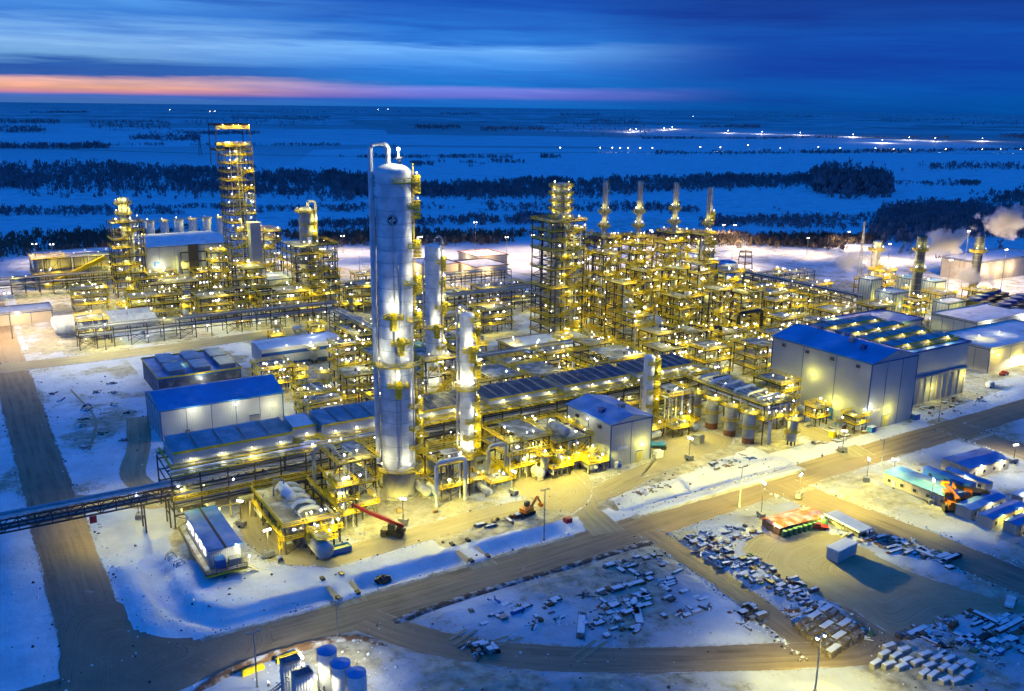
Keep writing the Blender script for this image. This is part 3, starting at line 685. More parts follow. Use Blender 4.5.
def road_mat(name, c1, c2, snowy=.3):
    m = bpy.data.materials.new(name); m.use_nodes = True; nt = m.node_tree; b = nt.nodes['Principled BSDF']; L = nt.links.new
    b.inputs['Roughness'].default_value = .7; b.inputs['Specular IOR Level'].default_value = .3
    uvn = nn(nt, 'ShaderNodeUVMap'); g = nn(nt, 'ShaderNodeNewGeometry')
    def noi(src, s, d, sc=None):
        n = nn(nt, 'ShaderNodeTexNoise'); n.inputs['Scale'].default_value = s; n.inputs['Detail'].default_value = d; n.inputs['Roughness'].default_value = .62
        mp = nn(nt, 'ShaderNodeMapping'); L(src, mp.inputs[0]); mp.inputs['Scale'].default_value = sc or (1, 1, 1); L(mp.outputs[0], n.inputs['Vector']); return n.outputs['Fac']
    def mr(x, a_, b_, c=0, d=1):
        n = nn(nt, 'ShaderNodeMapRange'); L(x, n.inputs['Value'])
        for k, q in zip(('From Min', 'From Max', 'To Min', 'To Max'), (a_, b_, c, d)): n.inputs[k].default_value = q
        return n.outputs[0]
    def mix(f, a_, b_):
        n = nn(nt, 'ShaderNodeMix', data_type='RGBA')
        for i, x in ((0, f), (6, a_), (7, b_)):
            if hasattr(x, 'is_linked'): L(x, n.inputs[i])
            else: n.inputs[i].default_value = (*x, 1) if isinstance(x, tuple) else x
        return n.outputs[2]
    c = mix(mr(noi(g.outputs['Position'], .15, 8), .35, .65), c1, c2)
    tracks = mr(noi(uvn.outputs[0], 1., 5, (.035, .7, 1)), .36, .66)          # wheel tracks run along the road
    c = mix(tracks, c, tuple(min(1, x * 1.22 + .01) for x in c2))
    at = nn(nt, 'ShaderNodeAttribute', attribute_name='edge')
    ad = nn(nt, 'ShaderNodeMath', operation='ADD'); L(at.outputs['Fac'], ad.inputs[0]); L(noi(g.outputs['Position'], .4, 9), ad.inputs[1])
    c = mix(mr(ad.outputs[0], 1.0, 1.22), c, (.74, .77, .82))
    c = mix(mr(noi(g.outputs['Position'], .11, 9), .70 - snowy * .2, .80 - snowy * .15, 0, .7), c, (.62, .62, .62))
    L(c, b.inputs['Base Color'])
    bp = nn(nt, 'ShaderNodeBump'); bp.inputs['Strength'].default_value = .5; bp.inputs['Distance'].default_value = .25; L(noi(g.outputs['Position'], .8, 6), bp.inputs['Height']); L(bp.outputs[0], b.inputs['Normal'])
    return m
M['road'] = road_mat('packed_gravel_road', (.15, .115, .08), (.26, .20, .135), .2)
M['tan'] = road_mat('tan_gravel_track', (.20, .17, .10), (.33, .29, .19), .25)
def resample(pts, st):
    r = [pts[0]]
    P = []
    for i in range(len(pts) - 1):       # Catmull-Rom
        p0 = pts[max(i - 1, 0)]; p1 = pts[i]; p2 = pts[i + 1]; p3 = pts[min(i + 2, len(pts) - 1)]
        n = max(1, int(hypot(p2[0] - p1[0], p2[1] - p1[1]) / st))
        for k in range(n):
            q = k / n; P.append(tuple(.5 * (2 * p1[d] + (p2[d] - p0[d]) * q + (2 * p0[d] - 5 * p1[d] + 4 * p2[d] - p3[d]) * q * q + (3 * p1[d] - p0[d] - 3 * p2[d] + p3[d]) * q ** 3) for d in (0, 1)))
    P.append(pts[-1]); return P
def sheet(name, vs, fs, edge, uvs, z, m):
    me = bpy.data.meshes.new(name); me.from_pydata([(*XY(a, b), z) for a, b in vs], [], fs)
    at = me.attributes.new('edge', 'FLOAT', 'POINT'); at.data.foreach_set('value', edge)
    ul = me.uv_layers.new(name='UVMap')
    for l in me.loops: ul.data[l.index].uv = uvs[l.vertex_index]
    me.materials.append(M[m]); return tag(put(name, me), kind='structure')
def ribbon(name, pts, wd, z, m):
    P = resample(pts, 4); vs = []; ed = []; uv = []; fs = []; s = 0
    prof = [(-.5, .62), (-.40, .0), (-.2, -.2), (0, -.2), (.2, -.2), (.40, .0), (.5, .62)]
    for i, p in enumerate(P):
        q0, q1 = P[max(i - 1, 0)], P[min(i + 1, len(P) - 1)]; dx, dy = q1[0] - q0[0], q1[1] - q0[1]; l = hypot(dx, dy) or 1; nx, ny = -dy / l, dx / l
        if i: s += hypot(p[0] - P[i - 1][0], p[1] - P[i - 1][1])
        ww = wd + 2.4; ww *= 1 + .08 * nz3(p[0], p[1], .08)
        for k, (f, e_) in enumerate(prof): vs.append((p[0] + nx * f * ww, p[1] + ny * f * ww)); ed.append(e_); uv.append((s, f * ww))
        if i:
            o = (i - 1) * 7
            for k in range(6): fs.append((o + k, o + k + 1, o + 7 + k + 1, o + 7 + k)[::-1])
    return sheet(name, vs, fs, ed, uv, z, m)
def patch(name, poly, z, m, e0=.65):
    P = resample(poly + [poly[0]], 3)[:-1]; n = len(P); cx = sum(p[0] for p in P) / n; cy = sum(p[1] for p in P) / n
    vs = []; ed = []; uv = []; fs = []
    for k, (f, e_) in enumerate(((1.0, e0), (.86, .0), (.4, -.2))):
        for p in P: vs.append((cx + (p[0] - cx) * f + (ru(-.4, .4) if k == 0 else 0), cy + (p[1] - cy) * f)); ed.append(e_); uv.append((p[0] * f, p[1] * f))
    vs.append((cx, cy)); ed.append(-.2); uv.append((0, 0))
    for k in range(2):
        for i in range(n): fs.append((k * n + i, k * n + (i + 1) % n, (k + 1) * n + (i + 1) % n, (k + 1) * n + i))
    for i in range(n): fs.append((2 * n + i, 2 * n + (i + 1) % n, 3 * n))
    return sheet(name, vs, fs, ed, uv, z, m)
zz = .05
names = dict(main='main_road', left='perimeter_road', far='inner_road', yard_lane='yard_lane', loop='yard_loop_road', temp='camp_road', trailer='camp_street', service='service_track', cross='unit_track',
             spur='spur_track', track='site_track', gate='gate_road', northwest='approach_road', culvert_west='culvert_crossing', culvert_east='culvert_crossing')
for k, (p, wd) in ROADS.items():
    ribbon(names[k], p, wd, zz, 'road' if k in ('main', 'left', 'yard_lane', 'loop', 'temp', 'trailer') else 'tan'); zz += .006
patch('road_junction', [(8, 178), (8, 150), (30, 160), (44, 163), (48, 172.3), (36, 174.5), (27.5, 179), (23.3, 187), (21.6, 199), (12, 200)], zz, 'road', .1); zz += .006
patch('storage_yard', YARD, zz, 'tan'); zz += .006
patch('gravel_apron', [(130, 182), (146, 190), (152, 206), (150, 226), (138, 222), (130, 204)], zz, 'tan'); zz += .006
patch('gravel_apron', [(166, 194), (200, 197), (216, 205), (208, 222), (190, 236), (182, 224), (180, 204)], zz, 'tan'); zz += .006
for P_, w_ in (([(96, 128), (108, 131), (118, 129), (124, 131), (122, 137), (114, 138), (106, 134), (112, 129), (128, 124)], .5), ([(84, 141), (96, 141), (112, 143), (126, 141), (136, 131)], .6), ([(78, 146), (92, 150), (110, 152), (134, 155)], .6), ([(150, 92), (160, 96), (176, 96), (190, 92)], .7), ([(30, 300), (36, 330), (33, 370)], .8), ([(24, 240), (34, 236), (42, 226), (40, 205)], .6)):
    for dd in (0, 1.9): ribbon('tyre_track', [(a_, b_ + dd) for a_, b_ in P_], -1.75, zz, 'tan'); zz += .004

# ------------------------------------------------------------------ woods and shelterbelts beyond the plant (masses of bare winter trees)
def wood(name, near, far, n, h, m='tree', twigs=7):
    b = MB(); k = len(near) - 1
    for _ in range(n):
        q = rnd() * k; i = min(k - 1, int(q)); q -= i; d = rnd() if rnd() < .8 else ru(-.25, 1.25)
        def at(P): return (P[i][0] + (P[i + 1][0] - P[i][0]) * q, P[i][1] + (P[i + 1][1] - P[i][1]) * q)
        a, c = at(near), at(far); x = a[0] + (c[0] - a[0]) * d; y = a[1] + (c[1] - a[1]) * d
        if nz3(x, y, .006, 2) + .5 * nz3(x, y, .02, 4) < (-.34 if name == 'wood' else -.12): continue
        hh = h * ru(.5, 1.2) * (1 + .35 * nz3(x, y, .01, 9)); rr = hh * ru(.28, .45); vs = []; fs = []
        for t_ in range(twigs):
            an = ru(0, 6.3); rad = rr * sqrt(rnd()); zc = hh * ru(.1, .9); px, py = x + rad * cos(an), y + rad * sin(an); s = hh * ru(.07, .19); an2 = ru(0, 6.3); o = len(vs)
            vs += [(px - s * cos(an2), py - s * sin(an2), max(.1, zc - s * ru(.6, 1.6))), (px + s * cos(an2), py + s * sin(an2), max(.1, zc - s * ru(.2, .7))), (px + s * ru(-.5, .5), py + s * ru(-.5, .5), min(hh * 1.1, zc + s * ru(1.2, 2.8)))]
            fs.append((o, o + 1, o + 2))
        o = len(vs); w_ = hh * .03; vs += [(x - w_, y, 0), (x + w_, y, 0), (x, y + w_, hh * .95)]; fs.append((o, o + 1, o + 2)); b.add(vs, fs)
    return tag(obj(name, b, m), kind='stuff')

# ploughed clods of snow and frozen dirt along the roads and over the yards
def clods(name, m, pts):
    b = MB()
    for u, v, s in pts:
        x, y = XY(u, v); z = zg(u, v) - .03; a = ru(0, 6.3); q = [(x + s * ru(.6, 1) * cos(a + k * 1.57), y + s * ru(.6, 1) * sin(a + k * 1.57), z) for k in range(4)]
        b.add(q + [(x + s * ru(-.3, .3), y + s * ru(-.3, .3), z + s * ru(.5, 1.0))], [(0, 1, 4), (1, 2, 4), (2, 3, 4), (3, 0, 4)])
    tag(obj(name, b, m), kind='stuff')
M['clod'] = mat('frozen_dirt', (.10, .08, .06), .9, 0, .5, .5)
def roadside():
    k = random.choice(('main', 'main', 'left', 'left', 'yard_lane', 'temp', 'trailer', 'service', 'far')); P, wd = ROADS[k]; i = random.randrange(len(P) - 1); q = rnd(); a, c = P[i], P[i + 1]
    if k in ('main', 'left', 'far') and (max(a[0], c[0]) > 400 or max(a[1], c[1]) > 450) and rnd() < .6: return None
    l = hypot(c[0] - a[0], c[1] - a[1]); nx, ny = -(c[1] - a[1]) / l, (c[0] - a[0]) / l; o = random.choice((-1, 1)) * (wd / 2 + 1.0 + abs(random.gauss(0, 1.1)))
    return (a[0] + (c[0] - a[0]) * q + nx * o, a[1] + (c[1] - a[1]) * q + ny * o)
def clod_pts(n, big):
    r = []
    while len(r) < n:
        if rnd() < .62:
            p = roadside()
            if not p: continue
        else: p = random.choice(((ru(22, 60), ru(175, 225)), (ru(72, 142), ru(112, 160)), (ru(148, 165), ru(100, 160)), (ru(145, 185), ru(80, 104)), (ru(20, 52), ru(262, 400)), (ru(40, 235), ru(184, 230)), (ru(150, 215), ru(176, 192)), (ru(212, 300), ru(90, 163)), (ru(-25, 8), ru(130, 300)), (ru(290, 345), ru(180, 195)), (ru(25, 66), ru(130, 158))))
        if inpoly(p[0], p[1], YARD): continue
        r.append((p[0], p[1], ru(.12, .3) + (ru(0, .45) if rnd() < big else 0)))
    return r
clods('snow_clods', 'snow', clod_pts(5200, .25)); clods('dirt_clods', 'clod', clod_pts(3600, .18))
WOODS = [
 ('wood', [(-705, 1128), (-508, 1155), (-359, 1121), (-223, 1113), (-173, 1119)], [(-948, 1525), (-678, 1550), (-474, 1489), (-286, 1433), (-210, 1365)], 2600, 13, 'tree'),
 ('thicket', [(-547, 869), (-395, 893), (-274, 915), (-114, 915)], [(-577, 918), (-422, 954), (-293, 979), (-125, 1009)], 900, 6, 'tree'),
 ('thicket', [(-233, 803), (-163, 810), (-86, 838), (44, 866)], [(-260, 899), (-183, 907), (-93, 908), (47, 932)], 1000, 8, 'tree'),
 ('wood', [(-133, 1124), (-41, 1123), (57, 1136), (255, 1261), (465, 1357)], [(-150, 1268), (-49, 1316), (68, 1370), (295, 1465), (528, 1546)], 2200, 11, 'tree'),
 ('grove', [(410, 1252), (449, 1227), (505, 1235)], [(495, 1518), (573, 1576), (608, 1493)], 900, 23, 'tree'),
 ('thicket', [(-114, 960), (7, 954), (135, 978), (219, 968), (281, 965)], [(-122, 1030), (7, 1035), (145, 1051), (232, 1029), (295, 1015)], 560, 7, 'tree'),
 ('thicket', [(177, 864), (270, 858), (342, 850)], [(188, 920), (295, 940), (392, 977)], 420, 7, 'tree'),
 ('wood', [(307, 781), (370, 751), (444, 735)], [(403, 1007), (551, 1134), (791, 1335)], 2400, 10, 'tree'),
 ('scrub', [(-391, 614), (-326, 650), (-291, 686), (-244, 706)], [(-460, 726), (-373, 745), (-322, 762), (-269, 780)], 1100, 7, 'twig'),
 ('scrub', [(-201, 704), (-75, 725), (70, 732), (201, 737), (293, 723)], [(-216, 759), (-80, 778), (75, 785), (215, 791), (316, 782)], 2200, 8, 'twig'),
 ('shelterbelt', [(-191, 1699), (-82, 1720), (21, 1771)], [(-201, 1789), (-88, 1846), (22, 1869)], 240, 9, 'tree'),
 ('shelterbelt', [(336, 2221), (726, 2364), (1033, 2493), (1590, 2818)], [(360, 2377), (771, 2510), (1086, 2621), (1658, 2940)], 1000, 9, 'tree'),
 ('shelterbelt', [(543, 1368), (671, 1387), (713, 1411)], [(566, 1427), (709, 1468), (744, 1474)], 160, 7, 'tree'),
]
for nme, a, c, n, h, m in WOODS: wood(nme, a, c, int(n * 1.25), h * .8, m, 10)
BELTS = [((-2446, 4443), (-2231, 4589), (-2808, 5105), (-2574, 5298)), ((-1764, 3196), (-1637, 3252), (-2087, 3788), (-1944, 3866)), ((-4504, 8712), (-4206, 9285), (-4917, 9513), (-4619, 10201)), ((-1729, 3802), (-1455, 3945), (-2329, 5130), (-1986, 5393)), ((-1604, 4482), (-962, 4871), (-2457, 6876), (-1544, 7831)), ((-2037, 6702), (-1435, 7279), (-2528, 8322), (-1818, 9229)), ((-1099, 2662), (-920, 2723), (-1226, 2972), (-1028, 3048)), ((-1243, 3180), (-906, 3318), (-1325, 3391), (-968, 3549)), ((-475, 4457), (-267, 4566), (-546, 5123), (-308, 5267)), ((-157, 4235), (142, 4379), (-179, 4833), (163, 5020)), ((-930, 11668), (-458, 12348), (-1200, 15059), (-601, 16210)), ((109, 4025), (664, 4271), (190, 7063), (1216, 7850)), ((518, 6450), (897, 6706), (690, 8598), (1210, 9058)), ((593, 12315), (1186, 13074), (777, 16153), (1585, 17484)), ((1095, 5531), (1509, 5757), (1226, 6196), (1697, 6481)), ((2850, 12429), (4654, 14317), (3746, 16349), (6425, 19776)), ((4243, 10901), (5764, 12152), (5371, 13808), (7526, 15874)), ((3927, 8268), (4876, 8875), (6528, 13766), (8521, 15530)), ((-1257, 2271), (-469, 2503), (-1285, 2322), (-481, 2566)), ((-363, 1931), (100, 2035), (-366, 1946), (101, 2052)), ((-1179, 2128), (-953, 2189), (-1230, 2221), (-996, 2288)), ((571, 1728), (1007, 1808), (623, 1890), (1104, 1985)), ((3082, 19948), (7836, 27772), (5002, 32396), (16823, 59663)), ((2061, 3966), (2273, 4042), (2435, 4690), (2695, 4797)), ((-3733, 11126), (-1580, 15640), (-4448, 13263), (-2041, 20211)), ((1116, 12298), (17871, 32606), (1266, 13954), (26034, 47514)), ((-3500, 16000), (2000, 26000), (-9000, 30000), (2500, 42000)), ((456, 3389), (1108, 3624), (490, 3440), (1150, 3690)), ((970, 3690), (1877, 4027), (1010, 3740), (1900, 4090))]
for i, (a, c, d, f) in enumerate(BELTS):
    Dst = (a[1] + c[1]) / 2; wood('shelterbelt', [a, c], [d, f], 420 if i < 26 else 500, (7 if i in (18, 19, 27, 28) else 10) * (1 + Dst / 14000), 'tree', 5)
# the highway and its lamps, far farms
def far_strip(name, P, wd, m='road'): 
    o = ribbon(name, [UVof(*p) for p in P], wd, .12, m); return o
far_strip('highway', [(480, 3500), (1100, 3760), (1600, 3820), (2300, 3950), (3200, 4500)], 30)
far_strip('highway', [(300, 4300), (1000, 4500), (1500, 4080), (1900, 3720), (2600, 3700)], 24)
far_strip('country_road', [(-1500, 2300), (-400, 2000), (150, 2300), (1400, 2560), (2600, 2700)], 14)
YL = [(-4957, 13493), (-3873, 11923), (-3836, 12008), (-3253, 22328), (-3096, 22930), (541, 4386), (597, 4597), (781, 4890), (868, 5159), (1010, 4423), (1142, 4315), (1289, 4220), (1448, 3997), (1549, 3667), (1291, 3276), (1612, 3579), (1829, 3652), (216, 2340), (247, 2348), (267, 2353), (288, 2359), (320, 2367), (352, 2375), (492, 2466), (542, 2451), (660, 2631), (704, 2465), (834, 2556), (878, 2510), (983, 2536), (1013, 2488), (1063, 2501), (1170, 2527), (1284, 2556), (1341, 2570), (2525, 13303), (1405, 2586), (114, 2314)]
for i, (x, y) in enumerate(YL):
    k = y / 2400; b = MB(); b.bar((0, 0, 0), (0, 0, 10), .3); b.mi(1); b.ball(0, 0, 10.6, min(3.5, .5 + .3 * k), 6)
    far = y > 10000
    o = obj('yard_light', b, ['steel', 'farbulb']); o.location = (x, y, 0)
    if y < 3000: tag(o, 'tiny white lamp along the dark shelterbelt beyond the snow fields', 'street light', 'lamps along the far road')
    elif y < 8000: tag(o, 'white highway lamp shining on the far snow plain', 'street light', 'lamps along the far highway')
    else: tag(o, 'faint farm yard lamp close to the horizon', 'yard light', 'farm lamps near the horizon')
    if 3000 < y < 5500:
        d = _ld.setdefault('hw', bpy.data.lights.new('lamp_light', 'POINT')); d.energy = 250000; d.color = (1, .9, .8); lo = bpy.data.objects.new('lamp_light', d); C.objects.link(lo); lo.parent = o; lo.location = (0, 0, 16)
for i in range(9):
    b = MB(); h = 40; x, y = (-170 + i * 26 * 0 , 0)
# power line towers faintly seen on the plain
for i, (x, y, h) in enumerate(((-660, 1950, 38), (-240, 1850, 34))):
    b = MB()
    for s in ((-1, -1), (1, -1), (1, 1), (-1, 1)): b.bar((s[0] * 3, s[1] * 3, 0), (s[0] * .4, s[1] * .4, h), .5)
    for z in (h * .75, h * .87): b.bar((-7, 0, z), (7, 0, z), .5)
    o = obj('power_pylon', b, 'steel'); o.location = (x, y, 0); tag(o, ('grey lattice power pylon on the snow field left of the tall tower', 'grey lattice power pylon on the snow field behind the big white column')[i], 'pylon')
# ================================================================== THE PLANT
# ---- main rack with air coolers on top
rack('long dark pipe rack under the blue air coolers left of the white column', 41, 229, 112, 247, 14.6, 4, lamps=16, pipes=8, rails=True, pw=1100)
rack('long dark pipe rack with black cooler roofs behind the short white column', 114, 232, 232, 248, 14.6, 4, lamps=22, pipes=8, rails=True, pw=1100)
cooler('wide air cooler bank with one pale and four blue panels near the pipe bridge', 43, 235, 75, 247, 14.8, 5, group=None, lamps=4)
cooler('air cooler bank with blue louvre panels directly left of the tall white column', 84, 236, 110, 248, 14.8, 5, lamps=4)
cooler('narrow snow-dusted air cooler between the two blue louvred banks', 76, 238, 83, 247, 14.8, 1, pan='roofw', lamps=1)
cooler('dark louvred air cooler bank right beside the tall white column', 114, 236, 137, 248, 14.8, 6, pan='dkblue', lamps=3, hh=2.4)
cooler('dark louvred air cooler bank in the middle of the long rack', 139, 236, 165, 248, 14.8, 6, pan='dkblue', lamps=3, hh=2.4)
cooler('dark louvred air cooler bank above the grey gabled shed', 168, 236, 196, 248, 14.8, 7, pan='dkblue', lamps=4, hh=2.4)
cooler('dark louvred air cooler bank at the far right end of the long rack', 199, 236, 226, 248, 14.8, 7, pan='dkblue', lamps=4, hh=2.4)
# ---- pipe bridge over the perimeter road
t = thing('pipe_bridge', 'long dark truss bridge carrying pipes over the left road', 'pipe bridge', -12, 232, 0)
Lh = 54
for y in (-2, 2):
    b = MB()
    for z in (8.2, 11.4): b.bar((-Lh, y, z), (Lh, y, z), .36)
    n = 30
    for i in range(n):
        xa, xb = -Lh + 2 * Lh * i / n, -Lh + 2 * Lh * (i + 1) / n
        b.bar((xa, y, 8.2), (xa, y, 11.4), .22); b.bar((xa, y, 8.2 if i % 2 else 11.4), (xb, y, 11.4 if i % 2 else 8.2), .2)
    obj('truss', b, 'steel', t)
b = MB()
for i in range(31): x = -Lh + 2 * Lh * i / 30; b.bar((x, -2, 8.2), (x, 2, 8.2), .2); b.bar((x, -2, 11.4), (x, 2, 11.4), .2)
obj('cross_members', b, 'steel', t)
for y, z, r, m in ((-1.2, 8.9, .35, 'pipe_dark'), (.1, 8.8, .25, 'pipe'), (1.2, 8.9, .35, 'pipe_dark'), (-1.6, 11.95, .3, 'alu'), (-.4, 11.9, .22, 'pipe'), (.8, 11.9, .22, 'louv'), (1.5, 11.9, .2, 'pipe')):
    b = MB(); b.tube([(-Lh, y, z), (Lh, y, z)], r, 8); obj('pipe', b, m, t, True)
for x in (46, 52, -30, -52): 
    b = MB(); [b.bar((x, y, 0), (x, y * .9, 8.1), .35) for y in (-2.2, 2.2)]; b.bar((x, -2.2, 4), (x, 2.2, 4), .25); obj('bridge_leg', b, 'steel', t)
solo('hanging_sign', MB().box(-.8, -.15, -.9, .8, .15, .9), 'red', 'small red sign hanging under the truss pipe bridge', 'sign', 22, 229.4, 7.2)

# ---- columns
A = R
t = column('tall white splitter column with a round black emblem near its top', 100.8, 221, 4.7, 92.5, [
    (8.2, 0, 2 * pi), (14.5, -1.3, .2), (20, -1.3, .1), (26.5, -1.3, .1), (33, -2.4, -1.5), (38.5, 0, 2 * pi), (45, -2.2, -1.4), (51, -1.3, .1), (52, -2.5, -1.7), (61, -1.5, .2), (70.5, -1.1, .1), (81, -1.1, .0), (87.6, -2.0, .6)],
    skirt=8, rings=12, pipe=[(R(148), .72, 97.5, 9), (R(172), .3, 84, 12), (R(120), .28, 60, 6), (R(-60), .2, 50, 10), (R(-105), .16, 66, 10), (R(-118), .14, 80, 9)], lampw=1100, width=2.1)
b = MB()      # round emblem: dark disc, pale ring and diagonal bars, wrapped on the shell facing south
ec = CAMD + .05; rr = 4.7 * 1.012 + .03
def em(b, f, off, n=28):
    pts = []
    for i in range(n): a = 2 * pi * i / n; x, z = f(a); pts.append(((rr + off) * cos(ec + x / rr), (rr + off) * sin(ec + x / rr), 78.2 + z))
    return pts
P0 = em(b, lambda a: (1.45 * cos(a), 1.45 * sin(a)), .03); b.add(P0 + [((rr + .03) * cos(ec), (rr + .03) * sin(ec), 78.2)], [(i, (i + 1) % 28, 28) for i in range(28)])
eo = obj('emblem', b, 'black', t)
b = MB()
for d, s in ((.28, .85), (-.28, .85)):
    q = [((x * .82 - y * .57), (x * .57 + y * .82)) for x, y in ((-s, d - .16), (s, d - .16), (s, d + .16), (-s, d + .16))]
    b.add([((rr + .06) * cos(ec + x / rr), (rr + .06) * sin(ec + x / rr), 78.2 + z) for x, z in q], [(0, 1, 2, 3)])
a1 = em(b, lambda a: (1.3 * cos(a), 1.3 * sin(a)), .06); a2 = em(b, lambda a: (1.16 * cos(a), 1.16 * sin(a)), .06); b.add(a1 + a2, [(i, (i + 1) % 28, 28 + (i + 1) % 28, 28 + i) for i in range(28)])
obj('emblem_stripes', b, 'white', eo)
b = MB(); b.cb(0, 0, 0, 1.2, 5.5, .3); [b.bar((0, y, -2.2), (0, y, 0), .25) for y in (-2, 0, 2)]; b.mi(1); b.ball(-.4, 1, 2.4, .45); b.bar((-.4, 1, .3), (-.4, 1, 2.2), .12)
put('davit', b.mesh('davit', ['galv', 'bulb']), t, (2.2, .5, 93.6), -.6)
light(t, (1, -2.0, 95.5), 1500, 'w')
column('short white column with yellow balconies just right of the tall white one', 124, 223, 2.15, 50, [(7, 0, 2 * pi), (12, -2.4, .3), (17, -2.2, .2), (22, -1.2, .5), (27, 0, 2 * pi), (33, -1.6, .5), (38.5, -2.4, -.8), (43, -1.3, .5), (47.5, -1.6, .8)], skirt=7, lampw=1000, pipe=[(R(150), .34, 52.2, 8), (R(-20), .2, 40, 4)])
column('grey middle column with a dark side pipe standing behind the two white ones', 135, 266, 2.6, 63.5, [(14, 0, 2 * pi), (21, -2.4, .2), (28, -1.6, .6), (35, -2.6, -.8), (42, -1.8, .5), (50, -1.2, .6), (57, -1.5, .6)], lampw=1000, pipe=[(R(-20), .3, 65.8, 10), (R(150), .25, 58, 8)])
# ---- left front unit
structure('dark pipe frame with a looped grey duct at the left foot of the tall column', 79, 210, 89, 224, 17, 3, lamps=2, cover=.3, pipes=5, cage=False)
structure('small frame with a silver arched pipe between the two white columns', 108, 209, 117, 219, 11, 2, lamps=3, cover=.2, pipes=4, cage=False)
for (u, v, hh, ww, m, lb) in ((110, 207, 13, 9, 'alu', 'silver goal-shaped pipe arch right of the tall column base'), (128.5, 213, 12, 6, 'alu2', 'silver goal-shaped pipe arch right of the short white column'), (80, 224, 17, 6, 'alu2', 'grey pipe arch rising beside the blue air coolers'),
                          (312, 291, 16.5, 15, 'black', 'large black arched duct in front of the blue-roofed tall building'), (279, 281, 15, 9, 'black', 'black arched duct left of the large black arch'), (90, 226.5, 14, 5, 'alu', 'bright pipe arch at the left of the tall column')):
    b = MB(); r = .55 if m != 'black' else .85; pts = [(-ww / 2, 0, .1), (-ww / 2, 0, hh - 1.5)]
    for k in range(1, 5): q = k / 4 * pi / 2; pts.append((-ww / 2 + 1.5 * (1 - cos(q)), 0, hh - 1.5 + 1.5 * sin(q)))
    pts += [(-x, y, z) for x, y, z in reversed(pts)]; b.tube(pts, r, 12)
    solo('pipe_arch', b, m, lb, 'pipe arch', u, v, 0, 0, None, True)
structure('low equipment frame with snow-dusted pipes at the front left of the site', 61, 201, 75, 226, 7.5, 2, lamps=4, cover=.8, pipes=7, cage=True, pw=1000)
drum('large horizontal drum with its round end facing the service track', 68, 199, 0, 2.3, 15, pi / 2, 'alu2', plat=True)
drum('white snowy exchanger drum behind the large round-ended drum', 66.5, 216, 8, 1.3, 9, pi / 2, 'snow')
for i in range(5):
    b = MB(); y = 205 + i * 4.2; b.tube([(-3, 0, 8.2), (-1.5, 0, 9.4), (1, 0, 9.4), (2.5, .3, 8.6), (3.2, .6, 7.8)], .55, 10); solo('elbow_pipe', b, 'snow' if i % 2 else 'alu', 'snow-topped pipe elbow lying across the low equipment frame', 'pipe', 68.5, y, 0, 0, 'snowy pipe elbows on the low frame', True)
structure('two-storey yellow-railed frame right of the short white column', 132, 212, 146, 228, 12, 3, lamps=4, cover=.6, pipes=5)
structure('wide yellow-railed platform frame left of the grey gabled shed', 147, 210, 160, 229, 10, 2, lamps=5, cover=.9, pipes=4, pw=1000)
drum('grey drum with a blue end cap on the platform left of the gabled shed', 151, 214, 10.3, 1.4, 9, pi / 2, 'alu2')
structure('open frame with small pumps behind the tall column base', 96, 227, 112, 228.6, 13, 3, lamps=4, cover=.9, pipes=2, cage=False)
structure('narrow yellow scaffold tower beside the low equipment frame', 77, 207, 82, 215, 12, 3, lamps=3, cover=.7, pipes=4)
vessel('slim white vessel in front of the grey gabled shed corner', 161.5, 224, 0, 1.4, 11)
# ---- behind the rack, between rack and inner road
structure('yellow-railed frame behind the blue air coolers', 92, 256, 104, 270, 12, 3, lamps=4, cover=.6)
structure('tall yellow frame wrapped around the grey middle column', 128, 258, 142, 274, 26, 5, lamps=4, cover=.5, pipes=6)
structure('low yellow frame left of the grey middle column', 110, 258, 124, 272, 15, 3, lamps=5, cover=.6)
structure('low frame right of the grey middle column', 146, 258, 166, 274, 16, 3, lamps=5, cover=.6, pipes=6)
structure('yellow frame with piping in front of the flat snowy roof', 170, 256, 192, 272, 15, 3, lamps=5, cover=.6, pipes=6)
structure('yellow frame behind the far end of the dark cooler banks', 196, 256, 222, 274, 16, 3, lamps=6, cover=.6, pipes=6)
rack('pipe rack running back from the blue air coolers to the inner road', 152, 300, 159, 410, 11, 3, lamps=12, pipes=5)
rack('pipe rack crossing behind the grey middle column', 160, 300, 226, 306, 11, 3, lamps=8, pipes=5)
building('low flat building with a snow-covered roof in the middle of the site', 204, 300, 243, 338, 5.5, 0, wall='cladt', roof='roofw', over=.8, parapet='galv', lamps=(('f', .2, 4, 900, 'y'), ('f', .8, 4, 900, 'y'), ('r', .5, 4, 900, 'y')))
building('small blue-roofed shed behind the short white column', 152, 338, 170, 354, 6, 1.2, 'u', 'cladw', 'roofs', lamps=(('f', .5, 4, 900, 'w'),))
building('small white cabin with snowy roof left of the flat snowy roof', 186, 356, 196, 366, 5, .8, 'u', 'cladw', 'roofw', lamps=(('f', .5, 4, 900, 'w'),))
